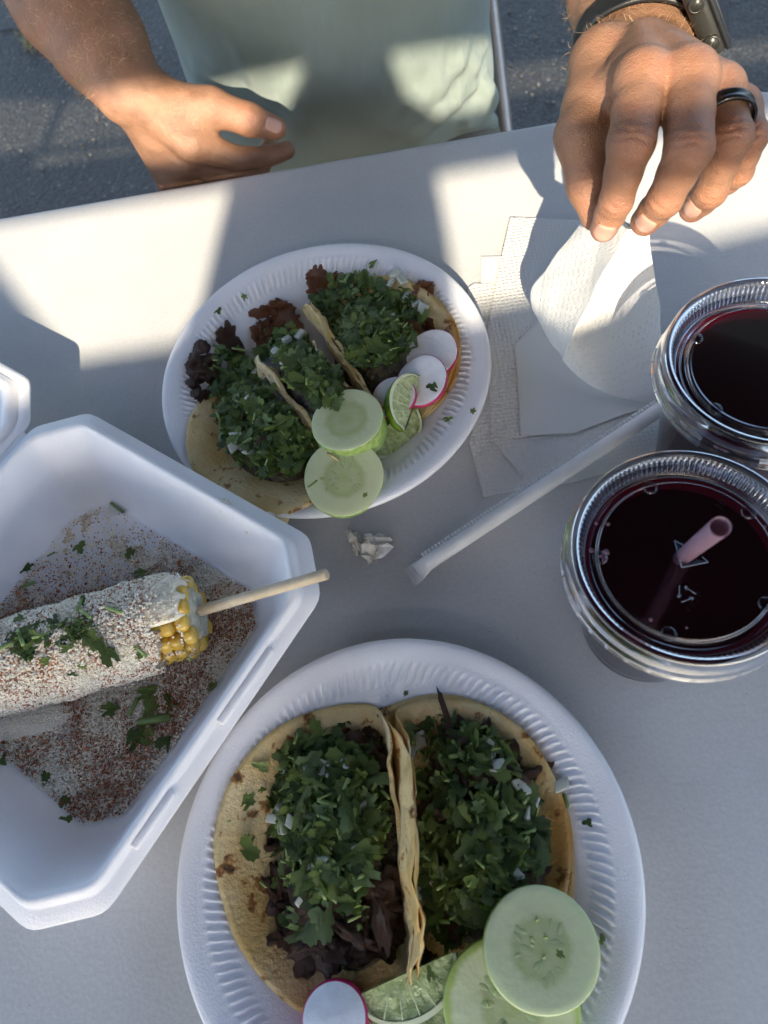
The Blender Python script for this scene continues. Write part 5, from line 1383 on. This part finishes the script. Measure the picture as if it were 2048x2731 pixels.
# ---- trunk, head and legs
BS = SDF(); yn = (0, 1, 0)
BCX = -.050
BS.chain([(T_(BCX, .82, -.20), .150), (T_(BCX, .815, .0), .138), (T_(BCX, .83, .18), .150), (T_(BCX, .835, .34), .150)], .05, 0, yn, .68)
BS.cap(T_(-.20, .84, .385), .060, T_(.10, .84, .385), .060, .05)
BS.cap(T_(BCX, .835, .40), .056, T_(BCX - .005, .80, .50), .054, .03)
BS.cap(T_(BCX, .80, .60), .082, T_(BCX, .785, .66), .088, .03, 0, (1, 0, 0), .86)
BS.cap(T_(BCX, .735, .560), .038, T_(BCX, .745, .60), .052, .03)          # jaw
BS.cap(T_(BCX, .700, .622), .008, T_(BCX, .672, .598), .0115, .012)        # nose
for s_ in (-1, 1):
    BS.cap(T_(BCX + s_ * .072, .79, .612), .006, T_(BCX + s_ * .078, .80, .648), .011, .008, 0, (1, 0, 0), .5)  # ears
    BS.cap(T_(BCX + s_ * .016, .690, .565), .007, T_(BCX, .687, .565), .0075, .006)                              # lips
hipL, hipR = T_(BCX - .085, .80, -.235), T_(BCX + .085, .80, -.235)
knL, knR = T_(-.29, .43, -.215), T_(.10, .38, -.215); ftL, ftR = T_(-.30, .46, -.68), T_(.12, .42, -.68)
for h_, k_, f_ in ((hipL, knL, ftL), (hipR, knR, ftR)):
    BS.cap(h_, .088, k_, .058, .04); BS.cap(k_, .056, f_, .036, .03); BS.cap(f_, .036, f_ + np.array([0, -.14, -.02]), .030, .03)

def merge(parts):
    VV = []; FF = []; o = 0
    for V, F in parts: VV.append(V); FF.append(F + o); o += len(V)
    return np.concatenate(VV), np.concatenate(FF)
for p_ in (mI, mM, mR):      # extensor tendons
    HR.cap(W + nn_ * .0150 + (p_ - W) * .30, .0042, p_ + nn_ * .0085 - (p_ - W) * .12, .0040, .004, 0)
D, lo, h = HR.grid((.055, .235, TZ + .035), (.262, .515, TZ + .225), .0012); V1, F1 = surface_nets(D, lo, h)
D, lo, h = HR.grid((.10, .508, TZ - .02), (.30, .74, TZ + .25), .0035); V1b, F1b = surface_nets(D, lo, h)
D, lo, h = HLs.grid((-.40, .53, TZ - .125), (-.02, .92, TZ + .30), .0021); V2, F2 = surface_nets(D, lo, h)
D, lo, h = BS.grid((-.42, .20, .0), (.30, 1.00, TZ + .78), .0085, kpalm=.03); V3, F3 = surface_nets(D, lo, h)
V, F = merge([(V1, F1), (V2, F2), (V3, F3), (V1b, F1b)])
print('body verts', len(V1), len(V2), len(V3))
# flexion creases over the joints and reddened knuckles (the skin's own relief and colour)
red = np.zeros(len(V)); N1 = len(V1)
me = mesh('body', V, F); nrm = np.empty(len(V) * 3); me.vertices.foreach_get('normal', nrm); nrm = nrm.reshape(-1, 3)
print('normal sign', float((nrm[:1000] * (V[:1000] - V[:1000].mean(0))).sum(1).mean()), float(((nrm[:N1]) * (camw - V[:N1])).sum(1).mean()))
def crease(sel, c, axis, view, offs, depth, wd, ln):
    axis = axis / np.linalg.norm(axis); rel = V[sel] - c; along = rel @ axis
    side_ = np.cross(axis, view); side_ /= np.linalg.norm(side_); lat = rel @ side_
    front = np.clip(-(nrm[sel] @ view), 0, 1); disp = np.zeros(len(along))
    for i, o_ in enumerate(offs):
        disp -= depth * np.exp(-((along - o_ - .0007 * np.sin(lat * 520 + i * 2.1) - 12 * (i % 2 - .5) * lat * lat) / wd) ** 2)
    disp *= np.exp(-(np.linalg.norm(rel, axis=1) / ln) ** 4) * front
    V[sel] += nrm[sel] * disp[:, None]
    rr = np.exp(-(np.linalg.norm(rel, axis=1) / (ln * .9)) ** 2) * front; red[sel] = np.maximum(red[sel], rr * .55)
s1 = slice(0, N1); s2 = slice(N1, N1 + len(V2))
for m_, p_, d_, t_ in ((mI, iP, iD, iT), (mM, xP, xD, xT), (mR, rP, rD, rT), (mP, pP, pD, pT)):
    vw = (p_ - camw) / np.linalg.norm(p_ - camw)
    crease(s1, p_, d_ - m_, vw, (-.0062, -.0022, .0016, .0062), .0009, .0008, .017)
    crease(s1, d_, t_ - p_, vw, (-.0026, .0012), .0008, .0008, .012)
    crease(s1, m_, p_ - W, vw, (-.004, .001, .006), .00028, .0014, .017)
vw = (tI - camw) / np.linalg.norm(tI - camw); crease(s1, tI, tT - tM, vw, (-.0048, -.0010, .0030), .0010, .0009, .014)
vw = (ltI - camw) / np.linalg.norm(ltI - camw); crease(s2, ltI, ltT - ltM, vw, (-.004, 0, .004), .0008, .0018, .018)
# fingertips and side of the palm pinker
for t_, r in ((iT, .013), (xT, .013), (rT, .012), (ltT, .015)):
    dd_ = np.linalg.norm(V - t_, axis=1); red = np.maximum(red, np.exp(-(dd_ / r) ** 2) * .5)
# tendons on the back of the right hand
me.vertices.foreach_set('co', V.astype(np.float32).ravel()); a = me.attributes.new('red', 'FLOAT', 'POINT'); a.data.foreach_set('value', red.astype(np.float32)); me.update()
org = Vector((BCX, .80, TZ - .29)); person = thing('person', 'seated person in a pale sage t-shirt, one hand lifting a napkin', 'person', org)
me.transform(Matrix.Translation(-org)); body = link('body', me, M['skin'], person)
bvh = BVHTree.FromPolygons([tuple(v) for v in V[:N1 + len(V2)]], [tuple(f) for f in np.concatenate([F1, F2 + N1])])

# ---- nails: patches laid on the skin
def nail(tip, dip, px, wd, ln, lab=None, rot=0):
    o = Vector(camw); d = (Vector(px) - o).normalized(); hit, nr, _, _ = bvh.ray_cast(o, d)
    if hit is None: return
    fdv = Vector(tip) - Vector(dip); fdv = (fdv - nr * fdv.dot(nr)).normalized(); sdv = nr.cross(fdv)
    Vn = []; Fn = []; a_, b_ = 13, 11
    for i in range(a_):
        for j in range(b_):
            u = i / (a_ - 1) * 2 - 1; v = j / (b_ - 1) * 2 - 1
            x = u * ln * .5; y = v * wd * .5 * (1 - .16 * max(0, -u) ** 2 - .30 * max(0, u) ** 6)
            x += ln * .09 * (1 - v * v) * (1 if u > 0 else -.9) * abs(u)
            p = hit + fdv * x + sdv * y + nr * .012; h2, n2, _, _ = bvh.ray_cast(p, -nr)
            if h2 is None: h2 = hit + fdv * x + sdv * y
            e = max(abs(u), abs(v)); q = h2 + nr * (.00045 if e < .99 else -.0002) - org
            if u > .85: q += fdv * .0005
            Vn.append(q)
    for i in range(a_ - 1):
        for j in range(b_ - 1): k_ = i * b_ + j; Fn.append((k_, k_ + b_, k_ + b_ + 1, k_ + 1))
    link('fingernail', mesh('fingernail', Vn, Fn), M['nail'], person)
nail(iT, iD, R2(952, 1010, .42), .0108, .0118); nail(xT, xD, R2(1122, 975, .42), .0110, .0120); nail(rT, rD, R2(1322, 912, .44), .0100, .0105)
nail(ltT, ltI, R3(1352, 465, .7), .0120, .0125)

# ---- arm hair
def hairs(sdf, a, b, r0, r1, n, ln, seed, gravity):
    rr_ = random.Random(seed); Vh = []; Fh = []; a, b = Vector(a), Vector(b); axis = (b - a).normalized(); x = axis.orthogonal().normalized(); y = axis.cross(x)
    for _ in range(n):
        t = rr_.random(); an = rr_.uniform(0, 2 * PI); o = a.lerp(b, t); dr = x * math.cos(an) + y * math.sin(an)
        hit, nr, _, _ = bvh.ray_cast(o + dr * .12, -dr)
        if hit is None: continue
        L = ln * rr_.uniform(.4, 1.2); g_ = (Vector(gravity) + Vector((rr_.gauss(0, .4), rr_.gauss(0, .4), rr_.gauss(0, .4)))); g_ = (g_ - nr * g_.dot(nr)).normalized()
        p0 = hit - org; p1 = p0 + (g_ * .8 + nr * .5).normalized() * L * .5; p2 = p1 + (g_ + nr * .25 + x * rr_.gauss(0, .3)).normalized() * L * .5
        s = g_.cross(nr).normalized() * .0001; k_ = len(Vh); Vh += [p0 - s, p0 + s, p1 - s * .8, p1 + s * .8, p2]; Fh += [(k_, k_ + 1, k_ + 3, k_ + 2), (k_ + 2, k_ + 3, k_ + 4)]
    link('arm_hair', mesh('arm_hair', Vh, Fh), M['hair'], person, kind='stuff')
hairs(HLs, LW, LEL, .03, .047, 2600, .011, 4, LW - LEL); hairs(HR, W + (mI - W) * .3, W2 + (EL - W2) * .4, .03, .04, 2200, .010, 5, W - EL)

# ---- t-shirt
TS = SDF()
TS.chain([(T_(BCX, .82, -.185), .172), (T_(BCX, .812, -.09), .157), (T_(BCX - .002, .812, .0), .150), (T_(BCX - .004, .825, .12), .158), (T_(BCX, .835, .33), .170)], .05, 0, yn, .74)
TS.cap(T_(-.20, .84, .385), .072, T_(.10, .84, .385), .072, .05)
TS.cap(LSH, .068, LSH + (LEL - LSH) * .62, .070, .03); TS.cap(SH, .064, SH + (EL - SH) * .55, .066, .03)
def c6(x, y): return (1050 + .21097 * x, 100 + .21097 * y)
def ridge(pts, r, k=.010, lift=.001):
    P_ = []
    for p in pts:
        d = np.array(ray(*p, 1.0)) - camw; t = SDF.trace(TSb, camw, d)
        if t is None: continue
        P_.append(camw + d * (t + r - lift - .0015))
    for a_, b_ in zip(P_[:-1], P_[1:]): TS.cap(a_, r, b_, r, k)
TSb = SDF(); TSb.prims = list(TS.prims)
ridge([c6(1150, 60), c6(1000, 330), c6(800, 650), c6(560, 950), c6(300, 1200)], .008, .008, .006)
ridge([c6(930, 60), c6(800, 330), c6(560, 650), c6(330, 950)], .007, .008, .0045)
ridge([c6(960, 620), c6(760, 800), c6(520, 960)], .009, .007, .008)
ridge([c6(1120, 640), c6(1150, 780), c6(1080, 900)], .014, .008, .014)
ridge([c6(1000, 900), c6(1200, 1080), c6(900, 1040)], .010, .007, .009)
ridge([c6(520, 560), c6(260, 820), c6(60, 1100)], .009, .010, .006)
ridge([z1(640, 60), z1(720, 230), z1(860, 300), z1(930, 330)], .007, .014, .0035)
ridge([z1(1450, 60), z1(1380, 260), z1(1300, 500)], .010, .020, .003)
ridge([z1(1000, 40), z1(1080, 180), z1(1120, 300)], .010, .020, .002)
D, lo, h = TS.grid((-.38, .60, TZ - .36), (.27, 1.02, TZ + .48), .0046, kpalm=.03); Vs, Fs = surface_nets(D, lo, h)
me = mesh('tshirt', Vs, Fs); nrm = np.empty(len(Vs) * 3); me.vertices.foreach_get('normal', nrm); nrm = nrm.reshape(-1, 3)
dsp = np.array([.0048 * noise.noise(Vector((p[0] * 16 + p[2] * 10, p[1] * 10, p[2] * 7))) + .0022 * noise.noise(Vector((p[0] * 40 + p[2] * 25, p[1] * 25, p[2] * 18))) for p in Vs])
Vs = Vs + nrm * dsp[:, None]; me.vertices.foreach_set('co', Vs.astype(np.float32).ravel()); me.transform(Matrix.Translation(-org)); me.update()
link('tshirt', me, M['shirt'], person)
# ---- shorts, shoes, hair, eyes
SS_ = SDF()
SS_.chain([(T_(BCX, .82, -.27), .165), (T_(BCX, .82, -.22), .160)], .04, 0, yn, .75)
for h_, k_ in ((hipL, knL), (hipR, knR)): SS_.cap(h_, .100, h_ + (k_ - h_) * .93, .078, .04)
D, lo, h = SS_.grid((-.42, .28, TZ - .46), (.25, 1.0, TZ - .08), .009, kpalm=.03); Vs, Fs = surface_nets(D, lo, h); Vs = Vs - np.array(org)
link('shorts', mesh('shorts', Vs, Fs), M['shorts'], person)
for f_ in (ftL, ftR):
    SS_ = SDF(); SS_.cap(f_ + np.array([0, .03, -.022]), .038, f_ + np.array([0, -.15, -.026]), .034, .02, 0, (0, 0, 1), .8); D, lo, h = SS_.grid(f_ - np.array([.07, .25, .08]), f_ + np.array([.07, .1, .05]), .006); Vs, Fs = surface_nets(D, lo, h)
    link('shoe', mesh('shoe', Vs - np.array(org), Fs), M['shoe'], person)
SS_ = SDF(); SS_.cap(T_(BCX, .815, .625), .088, T_(BCX, .80, .680), .088, .03, 0, (1, 0, 0), .88); SS_.cap(T_(BCX, .84, .56), .06, T_(BCX, .83, .62), .075, .03)
D, lo, h = SS_.grid((-.2, .66, TZ + .45), (.1, 1.0, TZ + .80), .006); Vs, Fs = surface_nets(D, lo, h)
Vs = Vs + np.array([[.0022 * noise.noise(Vector(p) * 90)] * 3 for p in Vs]); link('head_hair', mesh('head_hair', Vs - np.array(org), Fs), M['headhair'], person)
M['eye'] = mat('eye_white', (.75, .74, .72), .15)
for s_ in (-1, 1):
    V, F = revolve([(.0003, -.011), (.007, -.0085), (.011, 0), (.007, .0085), (.0003, .011)], 16); o = link('eye', mesh('eye', V, F), M['eye'], person); o.location = Vector(T_(BCX + s_ * .031, .709, .628)) - org

# ---- ring
rc = (mR * .42 + rP * .58); rx = Vector(rP - mR).normalized(); vz = -Vector((rc - camw)).normalized()
mw = frame(rc, rx, zdir=vz); hits = []
prof_r = [(-.0036, .0000), (-.0034, .0013), (-.0024, .0017), (-.0016, .0014), (-.0006, .0013), (.0006, .0013), (.0016, .0017), (.0026, .0017), (.0034, .0013), (.0036, .0)]
V = []; F = []; n_ = 56
for j in range(n_):
    a = 2 * PI * j / n_; dl = mw.to_3x3() @ Vector((0, math.cos(a), math.sin(a)))
    rad_ = .0122
    for x, q in prof_r: V.append((x, (rad_ + q) * math.cos(a), (rad_ + q) * math.sin(a)))
k_ = len(prof_r)
for j in range(n_):
    for i in range(k_): F.append((j * k_ + i, j * k_ + (i + 1) % k_, ((j + 1) % n_) * k_ + (i + 1) % k_, ((j + 1) % n_) * k_ + i))
o = link('finger_ring', mesh('ring', V, F), M['ring']); o.matrix_basis = mw; tag(o, 'black ring with a thin polished groove on the ring finger of the reaching hand', 'ring')

# ---- watch
axn = (W2 - W) / np.linalg.norm(W2 - W); axw = Vector(axn); wc = W + axn * .010; best = None
for q_ in range(180):
    a_ = 2 * PI * q_ / 180; u_ = axw.orthogonal().normalized(); r_ = u_ * math.cos(a_) + axw.cross(u_) * math.sin(a_); p_ = np.array(Vector(wc) + r_ * .036)
    e_ = p_ - camw; w_ = e_ @ AX_F; dx_, dy_ = 1024 + FPX * (e_ @ AX_R) / w_ - 1772, 1365.5 - FPX * (e_ @ AX_U) / w_ - 45
    sc_ = math.hypot(dx_, dy_)
    if best is None or sc_ < best[0]: best = (sc_, p_)
Pc = best[1]; print('watch', best, W, wc)
rimg = Vector(Pc - wc); rdir = (rimg - axw * rimg.dot(axw)).normalized(); tdir = axw.cross(rdir).normalized()
watch = thing('wrist_watch', 'black sports watch with steel edges on the wrist of the reaching arm', 'watch', Vector(wc))
V = []; F = []; n_ = 60
base3 = Vector(wc) + axw * .004
sec = [(-.010, .0), (-.010, .0022), (-.0085, .0030), (.0085, .0030), (.010, .0022), (.010, 0)]
for j in range(n_):
    a = 2 * PI * j / n_; dl = rdir * math.cos(a) + tdir * math.sin(a)
    h2, _, _, _ = bvh.ray_cast(base3 + dl * .12, -dl); rad_ = (h2 - base3).dot(dl) if h2 else .035
    for x, q in sec: V.append(axw * x + dl * (max(.024, min(rad_, .036)) + q + .0004))
for j in range(n_):
    for i in range(6): F.append((j * 6 + i, j * 6 + (i + 1) % 6, ((j + 1) % n_) * 6 + (i + 1) % 6, ((j + 1) % n_) * 6 + i))
link('strap', mesh('strap', V, F), M['black'], watch)
rad_ = float(np.linalg.norm(Pc - wc)) - .0055
mwc = Matrix(((tdir.x, axw.x, rdir.x, 0), (tdir.y, axw.y, rdir.y, 0), (tdir.z, axw.z, rdir.z, 0), (0, 0, 0, 1)))
def wpart(nm, vf, m_, z=0, off=(0, 0)):
    o = link(nm, mesh(nm, *vf), M[m_], watch); o.matrix_basis = mwc @ Matrix.Translation((off[0], off[1], rad_ + z)); return o
wpart('case', box(0, 0, .0055, .044, .040, .0115, .0040), 'case')
wpart('bezel', box(0, 0, .0118, .0425, .0385, .0028, .0012), 'black'); wpart('screen', box(0, 0, .0133, .036, .032, .0012, .0005), 'gloss_black')
for sx in (-1, 1): wpart('lug', box(sx * .0245, 0, .0035, .010, .026, .0050, .0018), 'case')
for sx, r in ((-.011, .0040), (.012, .0044)):
    V, F = revolve([(.0003, .0020), (r * .70, .0020), (r * .74, .0014), (r * .80, .0020), (r, .0018), (r, 0)], 24, None, False)
    o = link('button', mesh('button', V, F), M['case'], watch); o.matrix_basis = mwc @ Matrix.Translation((sx, -.0200, rad_ + .0056)) @ Matrix.Rotation(PI / 2, 4, 'X')

# ------------------------------------------------------------------ chair
ch = thing('folding_chair', 'black padded folding chair with steel tube frame under the seated person', 'chair', (BCX, .82, 0))
def ct(name, pts, r, m_, n=14): V, F = tube([Vector(p) - Vector((BCX, .82, 0)) for p in pts], r, n); return link(name, mesh(name, V, F), M[m_], ch)
V, F = box(0, .02, .425, .40, .40, .045, .015); link('seat', mesh('seat', V, F), M['chair_pad'], ch)
V, F = box(0, .235, .76, .40, .035, .22, .012); link('backrest', mesh('backrest', V, F), M['chair_pad'], ch)
for s_ in (-1, 1):
    x = BCX + s_ * .197
    ct('side_frame', [(x, .60, .01), (x, .72, .40), (x, 1.07, .62), (x, 1.08, .92)], .011, 'chair_metal'); ct('rear_leg', [(x - s_ * .02, 1.13, .01), (x - s_ * .02, .66, .43)], .010, 'steel')
